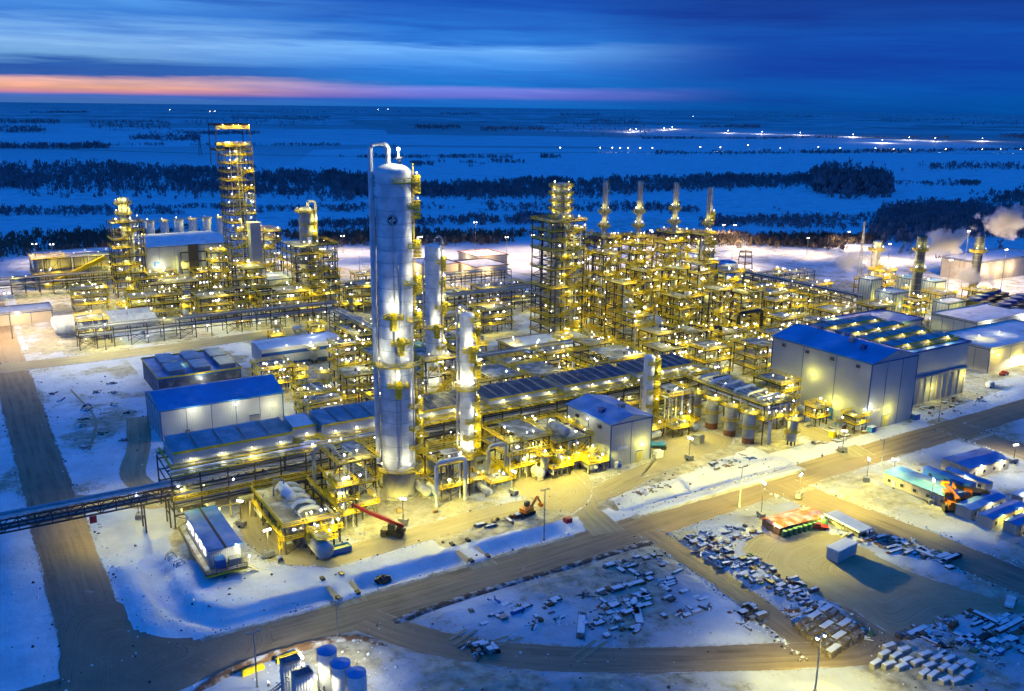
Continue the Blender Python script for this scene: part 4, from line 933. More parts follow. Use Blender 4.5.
# ---- left buildings
building('long grey building with a bright blue gabled roof on the left', 51.5, 297, 92, 320, 10.5, 3.2, 'u', 'cladw', 'roofb', seams=4, lamps=(('f', .25, 8.5, 600, 'w'), ('f', .6, 8.5, 600, 'w'), ('f', .9, 6, 700, 'w'), ('r', .4, 6, 700, 'w')), vents=0,
         doors=(('f', .2, 1.6, 2.4, 'door'), ('f', .75, 3.5, 4, 'galv')))
t = building('dark flat-roofed switch house with blue roof units behind the blue gabled building', 60, 342, 90, 373, 8, 0, wall='dkblue', roof='roofs', parapet='yellow', lamps=(('f', .5, 6, 600, 'w'), ('top', .3, 9, 900, 'y')))
for i in range(6):
    b = MB(); b.box(-3, -5.5, 0, 3, 5.5, 1.6); b.mi(1); b.add([(-3.1, -5.6, 1.62), (3.1, -5.6, 1.62), (3.1, 5.6, 2.0), (-3.1, 5.6, 2.0)], [(0, 1, 2, 3)])
    solo('rooftop_unit', b, ['galv', 'louv'], 'blue-topped cooling unit on the dark switch house roof', 'cooling unit', 67 + (i % 3) * 9.5, 350 + (i // 3) * 14, 8.35, 0, 'cooling units on the switch house roof')
t = building('long white building raised on stilts with a blue stripe and snowy roof', 105, 364, 140, 379, 6.5, .8, 'u', 'cladw', 'roofw', z=1.8, seams=0, lamps=(('f', .3, 6.9, 700, 'w'), ('f', .6, 6.9, 700, 'w'), ('f', .95, 6.9, 700, 'w'), ('top', .7, 7, 1200, 'c')))
b = MB(); b.box(-17.6, -7.7, 3.4, 17.6, -7.52, 4.8); b.box(-17.6, -9.4, -.4, 17.6, -7.6, -.2); obj('blue_stripe', b, 'trim', t)
for i in range(6): b = MB(); [b.cb(-16 + i * 6.4, y, -1.8, .4, .4, 1.78) for y in (-6, 0, 6)]; obj('stilt', b, 'steel', t)
drum('white tank on saddles in front of the stilted white building', 112, 345, 0, 1.8, 9, 0, 'white'); vessel('pale vertical tank in front of the stilted white building', 116, 322, 0, 2.2, 9)
structure('yellow frame at the right end of the stilted white building', 142, 352, 150, 376, 12, 3, lamps=4, cover=.5)
# ---- raised control cabin front left
t = thing('switchgear_cabin', 'raised blue-roofed cabin on steel legs at the front left corner', 'cabin', 46.3, 212, 0)
b = MB(); b.box(-3.7, -11.5, 2.2, 3.7, 11.5, 6.4); obj('wall', b, 'cladw', t)
b = MB(); b.box(-4, -12.5, 6.43, -.32, 12, 6.75); b.box(.32, -12.5, 6.43, 4, 12, 6.75); b.mi(1); b.box(-.3, -12.5, 6.43, .3, 12, 6.8); obj('roof', b, ['roofs', 'black'], t)
b = MB()
for x in (-3.4, 3.4):
    for y in (-11, -5.5, 0, 5.5, 11): b.cb(x, y, 0, .4, .4, 1.9)
b.box(-3.9, -16, 1.9, 3.9, 11.8, 2.18); obj('base_frame', b, 'steel', t)
for i in range(5): obj('window', MB().box(-3.82, -8.8 + i * 4, 3.6, -3.705, -7.0 + i * 4, 5.4), 'window', t)
b = MB(); b.box(-5.6, -16, 2.0, -3.95, 11.5, 2.15); b.box(-3.9, -16, 2.2, 3.9, -11.6, 2.3); f = obj('walkway', b, 'grate', t)
b = MB(); b.rail([(-5.6, 11.5), (-5.6, -16), (3.9, -16), (3.9, -12)], 2.2); obj('handrail', b, 'steel', f)
b = MB(); b.bar((-5.6, -16.1, 2.0), (3.9, -16.1, 2.0), .15, .4); obj('edge_beam', b, 'yellow', t)
b = MB(); b.box(-2.8, -14.5, 2.32, -.6, -12, 4.6); b.mi(1); b.box(.4, -14.2, 2.32, 3, -12.2, 4); b.mi(2); b.box(-2.9, -14.6, 4.62, -.5, -11.9, 4.75); obj('transformer_units', b, ['bluep', 'galv', 'roofs'], t)
lamp(t, 2.5, -12.3, 6.3, 800, 'w'); lamp(t, -4.4, -4, 5.6, 500, 'w'); lamp(t, -4.4, 6, 5.6, 500, 'w'); lamp(t, 5, -14, 3.4, 700, 'y')
b = MB()
for i in range(8): b.box(4.2 + i * .3, -16 , 2.0 - i * .25, 4.5 + i * .3, -14.4, 2.1 - i * .25)
obj('stair', b, 'grate', t)
for i, (u, v) in enumerate(((36.5, 213), (37.5, 208.5))):
    b = MB(); b.tube([(-1.1, -.6, 0), (-1.1, -.6, .6), (-.9, -.5, 1.2), (.9, -.5, 1.2), (1.1, -.6, .6), (1.1, -.6, 0)], .14, 8); b.tube([(-1.1, .8, 0), (-1.1, .8, .6), (-.9, .8, 1.2), (.9, .8, 1.2), (1.1, .8, .6), (1.1, .8, 0)], .14, 8); b.mi(1); b.ball(0, .1, .5, .9, 8)
    solo('valve_assembly', b, ['alu2', 'snow'], ('bent-pipe valve set left of the raised cabin, the rear one', 'bent-pipe valve set left of the raised cabin, the front one')[i], 'valve set', u, v, 0, .3)
# ---- small gabled shed and big halls
building('grey gabled shed with a pale blue roof in the centre of the site', 164, 205, 180, 228, 14.2, 1.8, 'v', 'clad', 'roofs', seams=1, vents=2, roofvents=2, lamps=(('f', .78, 5.2, 900, 'y'), ('l', .85, 6, 700, 'w'), ('r', .1, 3, 900, 'y'), ('l', .5, 12.4, 300, 'w')), doors=(('f', .72, 2.6, 3.6, 'door'),), windows=(('f', .3, 5.4, 4.2, 1.1, 'white'),))
building('tall grey hall with a bright blue roof at the right of the process units', 261, 187, 286, 231, 24.3, 3.2, 'v', 'clad', 'roofb', seams=2, vents=4, roofvents=5, lamps=(('f', .45, 5.2, 1000, 'y'), ('l', .3, 6, 900, 'y'), ('l', .55, 14, 800, 'y'), ('r', .1, 4, 900, 'y'), ('l', .8, 6, 900, 'y'), ('f', .05, 8, 500, 'w')), doors=(('f', .42, 3, 4.2, 'door'), ('l', .35, 3, 4, 'bluep')), windows=(('f', .2, 6.5, 4, 1, 'white'),))
t = building('wide pale hall with a row of ribs along its foot', 290, 197, 333, 246, 20.5, 0, wall='clad', roof='roofs', parapet='trim', seams=0, lamps=(('f', .03, 6, 900, 'y'), ('f', .97, 7, 900, 'y'), ('f', .5, 5, 700, 'y'), ('top', .3, 22, 900, 'w'), ('top', .7, 22, 900, 'y'), ('r', .3, 6, 1000, 'w')))
for i in range(13): obj('facade_rib', MB().cb(-21.2 + i * 3.5, -24.75, 0, .5, .48, 10.2), 'cladt', t)
b = MB(); b.box(-21.6, -25.1, 10.3, 21.6, -24.52, 11.0); obj('facade_band', b, 'trim', t)
for i in range(4): cooler('panelled rooftop cooler on the wide pale hall, row %s from the front' % ('one', 'two', 'three', 'four')[i], 293, 202 + i * 11, 330, 208 + i * 11, 20.9, 5, pan=('louv', 'pipe', 'louv', 'pipe')[i], hh=1.6, walk=1.8, lamps=3, slope=.4)
building('low tan hall at the right edge beyond the wide pale hall', 368, 208, 430, 234, 10.5, 0, wall='cladt', roof='roofw', parapet='galv', lamps=(('f', .1, 7, 1100, 'y'), ('f', .35, 4, 1100, 'y'), ('f', .6, 7, 1200, 'y'), ('top', .2, 12, 4000, 'y'), ('top', .45, 12, 4000, 'w'), ('f', .02, 9, 900, 'y')), seams=3)
building('flat grey building with a blue roof strip behind the tan hall', 352, 262, 400, 285, 9, 0, wall='clad', roof='roofs', parapet='trim', lamps=(('f', .2, 7, 1000, 'y'), ('f', .7, 7, 1000, 'y'), ('top', .5, 11, 1000, 'w')))
building('white flat building with snowy roof at the right edge of the site', 420, 246, 470, 270, 8, 0, wall='cladw', roof='roofw', parapet='galv', lamps=(('f', .2, 7, 1200, 'w'), ('f', .8, 7, 1200, 'w')))
# ---- vessel row right of centre
structure('long pipe-topped frame above the row of grey reactor vessels', 219, 195, 231, 246, 14, 2, nx=1, ny=7, lamps=9, cover=1, pipes=8, first=9, pw=1000, brace=False)
for i in range(5):
    vessel('grey reactor vessel with yellow balconies, %s of the row from the front' % ('first', 'second', 'third', 'fourth', 'fifth')[i], 217.5, 199.5 + i * 8.6, 0, 2.1, 11.5, None, 'reactor_vessel', 'alu2', True, 1300, legs=False)
for i in range(9):
    b = MB(); b.tube([(-5.5, 0, 14.6), (-4.5, 0, 15.6), (3.5, .4, 15.8), (4.6, .6, 15.2), (5, .6, 13.8)], .5, 8); solo('elbow_pipe', b, random.choice(('alu', 'snow')), 'bent silver pipe lying across the top of the reactor frame', 'pipe', 225, 198 + i * 5.6, 0, 0, 'bent pipes across the reactor frame', True)
structure('yellow caged stair tower between the reactor frame and the tall blue-roofed hall', 236, 204, 245, 216, 16, 5, lamps=3, cover=.8, pipes=3)
vessel('white upright tank in front of the reactor vessels', 228, 190.5, 0, 1.5, 10)
structure('white pipe frame left of the reactor vessels', 200, 220, 211, 234, 13, 2, lamps=4, cover=.2, m='galv', pipes=5, cage=False)
column('slim grey tower with lamps between the gabled shed and the reactor vessels', 196, 226, 1.9, 27, [(9, -2.4, .4), (14, -2.4, .4), (19, -2.4, .4), (24, -2.4, .4)], skirt=5, lampw=1100, pipe=[(R(150), .25, 20, 2)])
# ---- reactor towers
structure('tall dark steel tower carrying a column with yellow rings at its top', 231, 337, 249, 353, 57, 13, lamps=4, cover=.35, pipes=6, pw=1000, first=5)
column('slim column with rings of yellow balconies rising from the tall dark tower', 242, 346, 3.2, 74, [(58, 0, 2 * pi), (61.5, 0, 2 * pi), (65, 0, 2 * pi), (68.5, 0, 2 * pi), (72, 0, 2 * pi)], skirt=4, lampw=260, width=2.6, m='alu2', pipe=[(R(150), .5, 73, 30), (R(-30), .5, 73, 30), (R(-100), .4, 70, 30)])
HE = [(278, 360, 45, 73), (300, 360, 44, 72), (324, 360, 44.5, 70.5), ]
for i, (u, v, hs, ht) in enumerate(HE):
    w_ = ('left of the three', 'middle of the three', 'right of the three')[i]
    structure('yellow heater structure under the %s tall grey stacks' % w_.replace('of the three', 'one of the three'), u - 5.5, v - 6, u + 5.5, v + 6, hs, 10, lamps=4, cover=.55, pipes=5, pw=900)
    column('tall grey heater stack, %s behind the process units' % w_, u, v, 1.2, ht, [(hs + 5, 0, 2 * pi), (hs + 12, 0, 2 * pi, 1.9)], skirt=4, m='alu2', lampw=260, name='heater_stack', cat='stack', width=2.0)
column('separate grey stack standing right of the three heater stacks', 350, 362, 1.35, 67, [(47, 0, 2 * pi, 1.9), (38, -2.3, .3), (30, -2.3, .3), (52, -1.5, .3)], skirt=4, m='alu2', lampw=260, name='heater_stack', cat='stack', width=2)
SP = [(255, 352, 9, 10, 50, 10, 'second dark tower directly right of the ringed column'), (266, 343, 8, 9, 40, 8, 'yellow steel tower in front of the left heater stack'), (289, 352, 8, 9, 42, 9, 'yellow stair tower between the left and middle heater stacks'),
      (312, 353, 8, 9, 41, 9, 'yellow stair tower between the middle and right heater stacks'), (336, 352, 10, 10, 44, 9, 'yellow steel tower right of the right heater stack'),
      (262, 322, 12, 12, 30, 6, 'mid-height yellow frame in front of the ringed column tower'), (280, 330, 12, 12, 33, 7, 'mid-height yellow frame in front of the left heater'), (298, 332, 12, 12, 32, 7, 'mid-height yellow frame in front of the middle heater'),
      (318, 333, 12, 12, 33, 7, 'mid-height yellow frame in front of the right heater'), (338, 334, 12, 12, 27, 6, 'mid-height yellow frame left of the low blue-roofed block'),
      (285, 308, 14, 12, 24, 5, 'white-beamed frame behind the snowy dome'), (304, 309, 14, 12, 25, 5, 'yellow frame right of the snowy dome'), (326, 310, 14, 12, 22, 5, 'yellow frame behind the large black arch'), (252, 302, 12, 12, 20, 5, 'yellow frame left of the snowy dome'),
      (250, 282, 14, 12, 17, 4, 'low yellow frame behind the reactor frame'), (268, 284, 14, 12, 15, 3, 'low yellow frame under the small black arch'), (290, 283, 14, 10, 12, 3, 'low snow-topped frame in front of the large black arch'), (309, 270, 16, 12, 12, 3, 'low snow-topped frame behind the tall blue-roofed hall'),
      (236, 264, 12, 12, 16, 4, 'yellow frame at the far end of the long rack'), (258, 262, 14, 12, 14, 3, 'yellow-edged snowy deck behind the reactor vessels'), (282, 258, 14, 12, 13, 3, 'yellow-edged snowy deck left of the tall blue-roofed hall'),
      (330, 288, 14, 12, 13, 3, 'low frame with lamps behind the tall hall roof'), (350, 312, 12, 12, 15, 3, 'low yellow frame right of the black arch'), (366, 330, 14, 14, 14, 3, 'low yellow frame in front of the dark rack'), (385, 350, 14, 14, 12, 3, 'low yellow frame beside the dark rack'),
      (380, 300, 16, 14, 9, 2, 'low lamp-lit frame behind the wide pale hall'), (405, 292, 14, 12, 10, 2, 'low lamp-lit frame left of the grey boiler stack'), (356, 290, 14, 12, 8, 2, 'low lamp-lit frame behind the tall hall'), (430, 290, 10, 12, 11, 3, 'yellow frame at the foot of the middle boiler stack'),
      (448, 322, 10, 10, 20, 5, 'yellow frame beside the left boiler stack'), (470, 300, 14, 12, 9, 2, 'low frame between the boiler stacks'), (492, 290, 12, 12, 10, 2, 'low yellow frame left of the right boiler stack'), (470, 345, 14, 12, 9, 2, 'low yellow frame behind the boiler stacks'),
      (400, 330, 14, 16, 10, 2, 'low lamp-lit frame right of the dark rack'), (425, 350, 14, 14, 10, 2, 'low yellow frame behind the dark rack'), (345, 262, 12, 12, 9, 2, 'low yellow frame behind the wide pale hall roof')]
SP += [(100, 334, 12, 12, 10, 3, 'low yellow frame left of the stilted white building'), (124, 304, 16, 12, 12, 3, 'yellow frame behind the louvred cooler left of the tall column'), (140, 322, 12, 14, 13, 3, 'yellow frame between the tall column and the stilted building'), (104, 300, 10, 12, 9, 3, 'low yellow frame at the right end of the blue gabled building'),
      (100, 282, 14, 8, 11, 3, 'yellow frame squeezed behind the blue air coolers'), (134, 288, 14, 10, 14, 3, 'yellow frame behind the grey middle column'), (156, 284, 14, 12, 13, 3, 'yellow frame in front of the small blue-roofed shed'), (178, 284, 14, 10, 13, 3, 'yellow frame left of the snowy flat-roofed building'), (176, 320, 14, 14, 12, 3, 'yellow frame behind the short white column'),
      (134, 345, 10, 10, 12, 3, 'yellow frame under the front edge of the stilted building'), (176, 340, 10, 12, 11, 3, 'yellow frame beside the small blue-roofed shed'), (200, 380, 18, 12, 10, 2, 'low yellow frame by the white cabin'), (224, 378, 16, 12, 11, 3, 'yellow frame left of the ringed column tower base'), (196, 284, 12, 10, 15, 4, 'yellow frame in front of the snowy flat-roofed building'), (216, 284, 12, 10, 16, 4, 'yellow frame at the right end of the snowy flat-roofed building'),
      (262, 380, 14, 12, 18, 4, 'yellow frame behind the ringed column tower'), (286, 384, 14, 12, 16, 4, 'yellow frame behind the left heater'), (312, 386, 14, 12, 18, 4, 'yellow frame behind the middle heater'), (338, 384, 14, 12, 16, 4, 'yellow frame behind the right heater'), (368, 380, 14, 12, 12, 3, 'yellow frame behind the separate grey stack'),
      (60, 520, 16, 12, 12, 3, 'yellow frame behind the long white bullet tanks'), (100, 535, 14, 12, 14, 3, 'yellow frame in front of the grey warehouse wall'), (120, 520, 12, 12, 16, 4, 'yellow frame behind the tall thin yellow tower'), (188, 512, 14, 12, 12, 3, 'yellow frame at the end of the yellow walkway bridge'), (210, 500, 16, 12, 10, 2, 'low yellow frame in the snow right of the round reactor'), (232, 470, 16, 10, 10, 2, 'low yellow frame along the rack to the beige roofs')]
for (u, v, a, d, h, n, lb) in SP: structure(lb, u - a / 2, v - d / 2, u + a / 2, v + d / 2, h, n, lamps=4 if h > 18 else 6, cover=.55 if h > 18 else .7, pipes=4, pw=900)
t = thing('snowy_dome', 'pale dome tank with a white hoop frame amid the process units', 'dome tank', 266, 306, 0)
b = MB(); b.lathe([(5.6, 0), (5.6, 11)] + [(5.6 * cos(a), 11 + 5.2 * sin(a)) for a in (.3, .6, .9, 1.2, 1.5)], 24); obj('shell', b, 'alu', t, True)
for i in range(5):
    a = i * pi / 5; b = MB(); b.tube([(6.2 * cos(q) * cos(a), 6.2 * cos(q) * sin(a), 11 + 6 * sin(q)) for q in [pi * k / 12 for k in range(13)]], .22, 6); obj('hoop', b, 'white', t, True)
lamp(t, -4, -5.5, 12, 1200, 'w')
# blue-flagged frame, block with the blue roof
building('low block with a sloping blue roof and lit white walls behind the black arch', 398, 386, 420, 414, 10, 1.5, 'v', 'cladw', 'roofb', lamps=(('l', .3, 6, 1500, 'y'), ('l', .7, 6, 1500, 'y'), ('f', .5, 6, 1500, 'y')))
building('long white lit shed left of the dark rack', 352, 332, 360, 385, 8, 1, 'v', 'cladw', 'roofw', lamps=(('l', .2, 6, 1500, 'y'), ('l', .5, 6, 1500, 'y'), ('l', .8, 6, 1500, 'y')))
building('small blue-roofed shed by the far snow beyond the heaters', 432, 432, 446, 446, 8, 1, 'u', 'cladw', 'roofs', lamps=(('f', .5, 6, 1200, 'w'),))
rack('long dark pipe rack behind the tall blue-roofed hall', 396, 300, 404, 384, 13.5, 3, lamps=12, pipes=6, pw=700)
rack('dark pipe rack running right from the heaters towards the boiler stacks', 405, 372, 452, 380, 12, 3, lamps=7, pipes=5, pw=700)
rack('dark pipe rack behind the beige flat roofs left of the ringed tower', 176, 404, 300, 412, 12.5, 3, lamps=16, pipes=7, pw=900)
t = thing('flare_frame', 'tapered red-brown lattice frame above two grey boxes beyond the dark rack', 'lattice frame', 412, 392, 0)
b = MB()
for s in ((-1, -1), (1, -1), (1, 1), (-1, 1)): b.bar((s[0] * 3.4, s[1] * 3.4, 9), (s[0] * 2.4, s[1] * 2.4, 24), .35)
for z, k in ((13, 3.1), (17, 2.9), (21, 2.6), (24, 2.4)): b.rail([(-k, -k), (k, -k), (k, k), (-k, k)], z - 1, True, 1, 9)
obj('lattice', b, 'rust', t); obj('box', MB().box(-4.5, -4, 0, -.4, 4, 9), 'clad', t); obj('box', MB().box(.4, -4, 0, 4.5, 4, 8.4), 'clad', t)
# ---- boilers and stacks at right
column('grey boiler stack with a yellow ring, left of the three on the right', 452, 330, 2.4, 36, [(30, 0, 2 * pi, 2), (20, -2.4, .4)], skirt=3, m='alu2', name='boiler_stack', cat='stack', lampw=420)
column('dark grey boiler stack with two yellow rings, middle of the three on the right', 444, 297, 2.5, 43.5, [(35, 0, 2 * pi, 1.7), (24, 0, 2 * pi, 1.7)], skirt=3, m='dkgrey', name='boiler_stack', cat='stack', lampw=420)
column('dark grey boiler stack nearest the steam, right of the three on the right', 513, 306, 2.5, 38, [(28, 0, 2 * pi, 2.2)], skirt=3, m='dkgrey', name='boiler_stack', cat='stack', lampw=420)
column('thin short vent stack between the boiler stacks', 440, 322, .9, 20, [(14, 0, 2 * pi)], skirt=2, m='alu2', name='vent_stack', cat='stack', lampw=800)
t = thing('lattice_mast', 'thin grey lattice mast left of the boiler stacks', 'mast', 449, 338, 0); b = MB()
for s in ((-1, -1), (1, -1), (0, 1)): b.bar((s[0] * 1.4, s[1] * 1.4, 0), (s[0] * .2, s[1] * .2, 46), .3)
for i in range(14): z = i * 3.2; k = 1.4 - 1.2 * z / 46; b.bar((-k, -k, z), (k, -k, z + 2.6), .16); b.bar((k, -k, z), (0, k, z + 2.6), .16)
obj('lattice', b, 'galv', t)
for i, (u, v, a, d, h, m, lb) in enumerate(((422, 296, 12, 11, 15, 'clad', 'grey slab-sided boiler house left of the middle boiler stack'), (474, 322, 12, 9, 14, 'clad', 'grey boiler box between the middle and right boiler stacks'), (425, 312, 8, 8, 19, 'clad', 'narrow grey boiler tower behind the slab-sided boiler house'), (492, 318, 10, 9, 11, 'cladw', 'pale boiler box left of the right boiler stack'), (458, 285, 16, 9, 8, 'cladw', 'low pale shed at the foot of the middle boiler stack'))):
    building(lb, u - a / 2, v - d / 2, u + a / 2, v + d / 2, h, 0, wall=m, roof='roofs', parapet='galv', seams=4, lamps=(('f', .5, h * .5, 1200, 'y'), ('l', .5, h + 1, 900, 'w')))
building('long tan hall beyond the boilers at the right edge of the picture', 566, 336, 640, 362, 13, 0, wall='cladt', roof='roofw', parapet='galv', lamps=(('f', .1, 7, 2500, 's'), ('f', .3, 7, 2500, 's'), ('f', .5, 7, 2500, 's')))
for i in range(8):
    t = thing('cooling_cell', 'black fan cell in the cooler rows at the right edge', 'cooling cell', 470 + (i % 4) * 11, 262 + (i // 4) * 16 + (i % 4) * 3, 0, 0, 'black fan cells at the right edge')
    b = MB(); b.box(-4.4, -6, 4, 4.4, 6, 8.6); obj('housing', b, 'black', t); b = MB(); b.lathe([(3.4, 8.62), (3.2, 10)], 20); obj('fan_ring', b, 'trim', t)
    b = MB(); [b.cb(x, y, 0, .4, .4, 4) for x in (-4, 4) for y in (-5.5, 5.5)]; obj('leg', b, 'steel', t); lamp(t, 0, -6.8, 4.5, 900, 'w')
# ---- left rear: polymer unit
building('big grey warehouse with a snowy roof at the back left', 104, 606, 160, 668, 18.5, 1.5, 'u', 'clad', 'roofw', seams=5, lamps=(('f', .15, 6, 1600, 'w'), ('f', .4, 6, 1600, 'y'), ('f', .75, 6, 1600, 'y'), ('r', .3, 8, 1600, 'w')), windows=(('f', .13, 6, 3, 3, 'bluep'),))
b = MB(); [b.bar((-8, 0, z), (8, 0, z), .8) for z in (3, 8, 14)]; [b.bar((x, 0, 0), (x, 0, 14), .6) for x in (-8, 8)]; b.box(-3, .2, 0, 3, .5, 18.9); solo('pipe_gantry', b, 'steel', 'dark ladder-like frame against the grey warehouse wall', 'frame', 134, 604.4)
for i in range(7):
    vessel('round lit silo in the row behind the grey warehouse roof', 112 + i * 10.0, 676 + i * 1.0, 0, 2.9, 27, 'silos behind the grey warehouse', 'silo', 'white', True, 1600, lit=(i % 2 == 0), legs=False, cat='silo')
tw = structure('tallest yellow-lit steel tower at the back left', 141, 538, 156, 553, 83, 17, lamps=4, cover=.45, pipes=4, pw=3200, first=5, name='extruder_tower')
b = MB(); r_ = MB()
for x, y in ((-12, -7.5), (7.5, -7.5), (7.5, 7.5), (-12, 7.5)): b.bar((x, y, 72), (x, y, 96), .4)
for z in (82, 96): b.rail([(-12, -7.5), (7.5, -7.5), (7.5, 7.5), (-12, 7.5)], z - 1.2, True, .9, 99, .4)
for z in (84, 93): r_.rail([(-12, -7.9), (7.5, -7.9)], z, False, 1.6, 2, .3)
obj('top_frame', b, 'steel', tw); obj('handrail', r_, 'yellow', tw)
for q in range(7): lamp(tw, -11 + q * 3, -8.2, random.choice((85, 90, 95)), 2500, 'y')
structure('lower yellow block leaning against the tallest tower', 158, 530, 168, 550, 34, 7, lamps=3, cover=.6, pipes=3, pw=1500)
building('grey lift shaft beside the tallest yellow tower', 150, 528, 156, 534, 40, 0, wall='clad', roof='roofw', seams=0)
structure('stubby yellow tower with a peak at the back left', 78, 545, 94, 561, 42, 9, lamps=3, cover=.6, pipes=4, pw=2600)
column('grey twin-pipe column rising above the stubby yellow tower', 86, 551, 2.6, 56, [(46, 0, 2 * pi, 2), (52, 0, 2 * pi, 2)], skirt=4, lampw=1300, m='alu2', pipe=[(R(-40), .7, 50, 2)])
column('round grey reactor with a looped pipe behind the left buildings', 172, 494, 4.2, 52, [(49, 0, 2 * pi, 2), (42, -2.4, .4), (36, -2.4, .4)], skirt=5, lampw=1500, m='alu2', pipe=[(R(-25), .8, 55, 26)])
structure('wide yellow frame around the round grey reactor', 160, 480, 184, 502, 32, 7, lamps=5, cover=.45, pipes=5, pw=2200)
structure('yellow walkway bridge between the tallest tower and the round reactor', 166, 520, 196, 524, 18, 1, lamps=5, cover=1, pipes=0, pw=1200, first=18, brace=False, cage=False)
structure('long yellow gantry with sloping conveyor at the far left', 40, 590, 84, 606, 18, 2, lamps=6, cover=1, pipes=2, pw=1600, first=9)
b = MB(); b.bar((-17, 0, 2), (17, 0, 17), 2.2, 2.4); solo('conveyor_gallery', b, 'yellow', 'yellow sloping conveyor gallery at the far left', 'conveyor', 62, 588)
building('flat tan building behind the yellow gantry at the far left', 44, 612, 92, 640, 15, 0, wall='cladt', roof='roofw', parapet='galv', lamps=(('f', .2, 8, 1600, 'y'), ('f', .6, 8, 1600, 'y'), ('top', .3, 16, 1500, 's'), ('top', .6, 16, 1500, 's')))
building('white block with snowy roof right of the grey warehouse', 148, 492, 164, 512, 13, .5, 'u', 'cladw', 'roofw', z=0, lamps=(('f', .5, 7, 1200, 'y'), ('top', .3, 14, 1200, 'w')))
structure('yellow frame under the white block at the back left', 128, 490, 146, 506, 20, 4, lamps=5, cover=.6, pw=1200); structure('tall thin yellow tower in front of the grey warehouse', 118, 492, 126, 500, 30, 6, lamps=4, cover=.6, pw=1300)
structure('yellow frame left of the tall thin yellow tower', 84, 500, 112, 518, 14, 3, lamps=7, cover=.6, pw=1200); structure('low yellow frame in front of the stubby tower', 74, 478, 98, 492, 12, 3, lamps=6, cover=.6, pw=1200)
structure('low yellow frame behind the middle rack at left', 104, 462, 128, 478, 12, 3, lamps=6, cover=.6, pw=1200); structure('low yellow frame behind the middle rack, left of the round reactor', 134, 456, 158, 474, 12, 3, lamps=6, cover=.6, pw=1200)
structure('low yellow frame right of the round grey reactor', 176, 446, 200, 464, 13, 3, lamps=6, cover=.6, pw=1200); structure('low yellow frame by the long stored pipes on the far left', 46, 446, 58, 460, 10, 2, lamps=4, cover=.6, pw=1000)
structure('yellow frame behind the rack near the beige roofs', 208, 420, 236, 434, 10, 2, lamps=6, cover=.6, pw=1100); structure('yellow frame under the beige roofs', 246, 424, 276, 438, 10, 2, lamps=6, cover=.6, pw=1100)
structure('yellow frame right of the rack along the inner road', 170, 380, 190, 396, 12, 3, lamps=5, cover=.6, pw=1000); structure('yellow frame in front of the rack along the inner road', 165, 352, 180, 368, 13, 3, lamps=5, cover=.5, pw=1000)
rack('long low pipe rack along the inner road at left', 44, 432, 166, 440, 9, 2, lamps=16, pipes=7, pw=1000)
rack('low dark pipe rack at the far left edge behind the snow', 6, 574, 84, 582, 10, 2, lamps=9, pipes=6, pw=1300); rack('pipe rack from the round reactor to the beige roofs', 186, 466, 290, 474, 11, 2, lamps=10, pipes=6, pw=1000)
rack('pipe rack left of the round grey reactor', 90, 482, 160, 489, 11, 2, lamps=9, pipes=6, pw=1000)
for i in range(2): drum(('long white bullet tank on the far left, the front one', 'long white bullet tank on the far left, the rear one')[i], 60, 463 + i * 13, 0, 3.4, 46, .0, 'white', name='bullet_tank', cat='tank')
for i, (u, v) in enumerate(((274, 540), (300, 520), (322, 556))):
    building('flat snow-dusted roof with an orange edge, %s behind the rack' % ('leftmost', 'nearest', 'farthest')[i], u - 12, v - 14, u + 12, v + 14, 6, 0, wall='cladt', roof='roofw', parapet='rust', seams=0, lamps=(('f', .3, 4, 2500, 's'), ('l', .5, 4, 2500, 's')))
building('dark parapet building at the far left below the low rack', 2, 500, 40, 516, 6, 0, wall='cladt', roof='roofw', parapet='galv', lamps=(('f', .6, 5, 1500, 's'),))
# ---- drums, exchangers, pumps and vessels among the frames
def pump_skid(u, v, group, lb):
    t = thing('pump_skid', lb, 'pump skid', u, v, 0, random.choice((0, pi / 2)), group); b = MB(); b.box(-1.8, -.9, 0, 1.8, .9, .4); obj('base', b, 'conc', t)
    b = MB(); b.tube([(-1.5, 0, 1.1), (.2, 0, 1.1)], .6, 10); obj('motor', b, random.choice(('bluep', 'green', 'galv')), t, True); b = MB(); b.tube([(.5, 0, 1), (1.4, 0, 1)], .75, 10); b.tube([(1, 0, 1.2), (1, 0, 3), (1, 1.5, 3.3)], .2, 8); obj('pump', b, 'alu2', t, True)
def clutter(reg, u0, v0, u1, v1, n, pw=900, lights=.4):
    for i in range(n):
        u, v = ru(u0, u1), ru(v0, v1); k = rnd()
        if k < .3: vessel('small grey upright vessel among the pipework %s' % reg, u, v, 0, ru(.8, 1.7), ru(5, 10), 'small vessels %s' % reg, lit=rnd() < lights, lampw=pw)
        elif k < .6: drum('small grey drum on saddles among the pipework %s' % reg, u, v, 0, ru(.8, 1.6), ru(5, 9), random.choice((0, pi / 2)), random.choice(('alu', 'alu2', 'white')), 'small drums %s' % reg, plat=rnd() < .6)
        elif k < .75: pump_skid(u, v, 'pump skids %s' % reg, 'pump skid among the pipework %s' % reg)
        else:
            h = ru(3.5, 7); structure('small yellow-railed access platform %s' % reg, u - ru(2, 4), v - ru(2, 3), u + ru(2, 4), v + ru(2, 3), h, 1 if h < 5 else 2, lamps=2, cover=1, pipes=3, pw=pw * .5, group='small access platforms %s' % reg, first=min(h, 3.2), brace=False, cage=False, nx=1, ny=1)
clutter('under the long pipe rack', 44, 230, 228, 246, 34, 2200, .3); clutter('along the front service track', 104, 203, 160, 229, 16, 2200, .25)
clutter('in front of the blue air coolers', 62, 198, 82, 226, 8); clutter('around the foot of the white columns', 107, 206, 160, 229, 22)
clutter('behind the long rack', 90, 252, 226, 298, 34); clutter('between the gabled shed and the reactor vessels', 184, 214, 212, 245, 10)
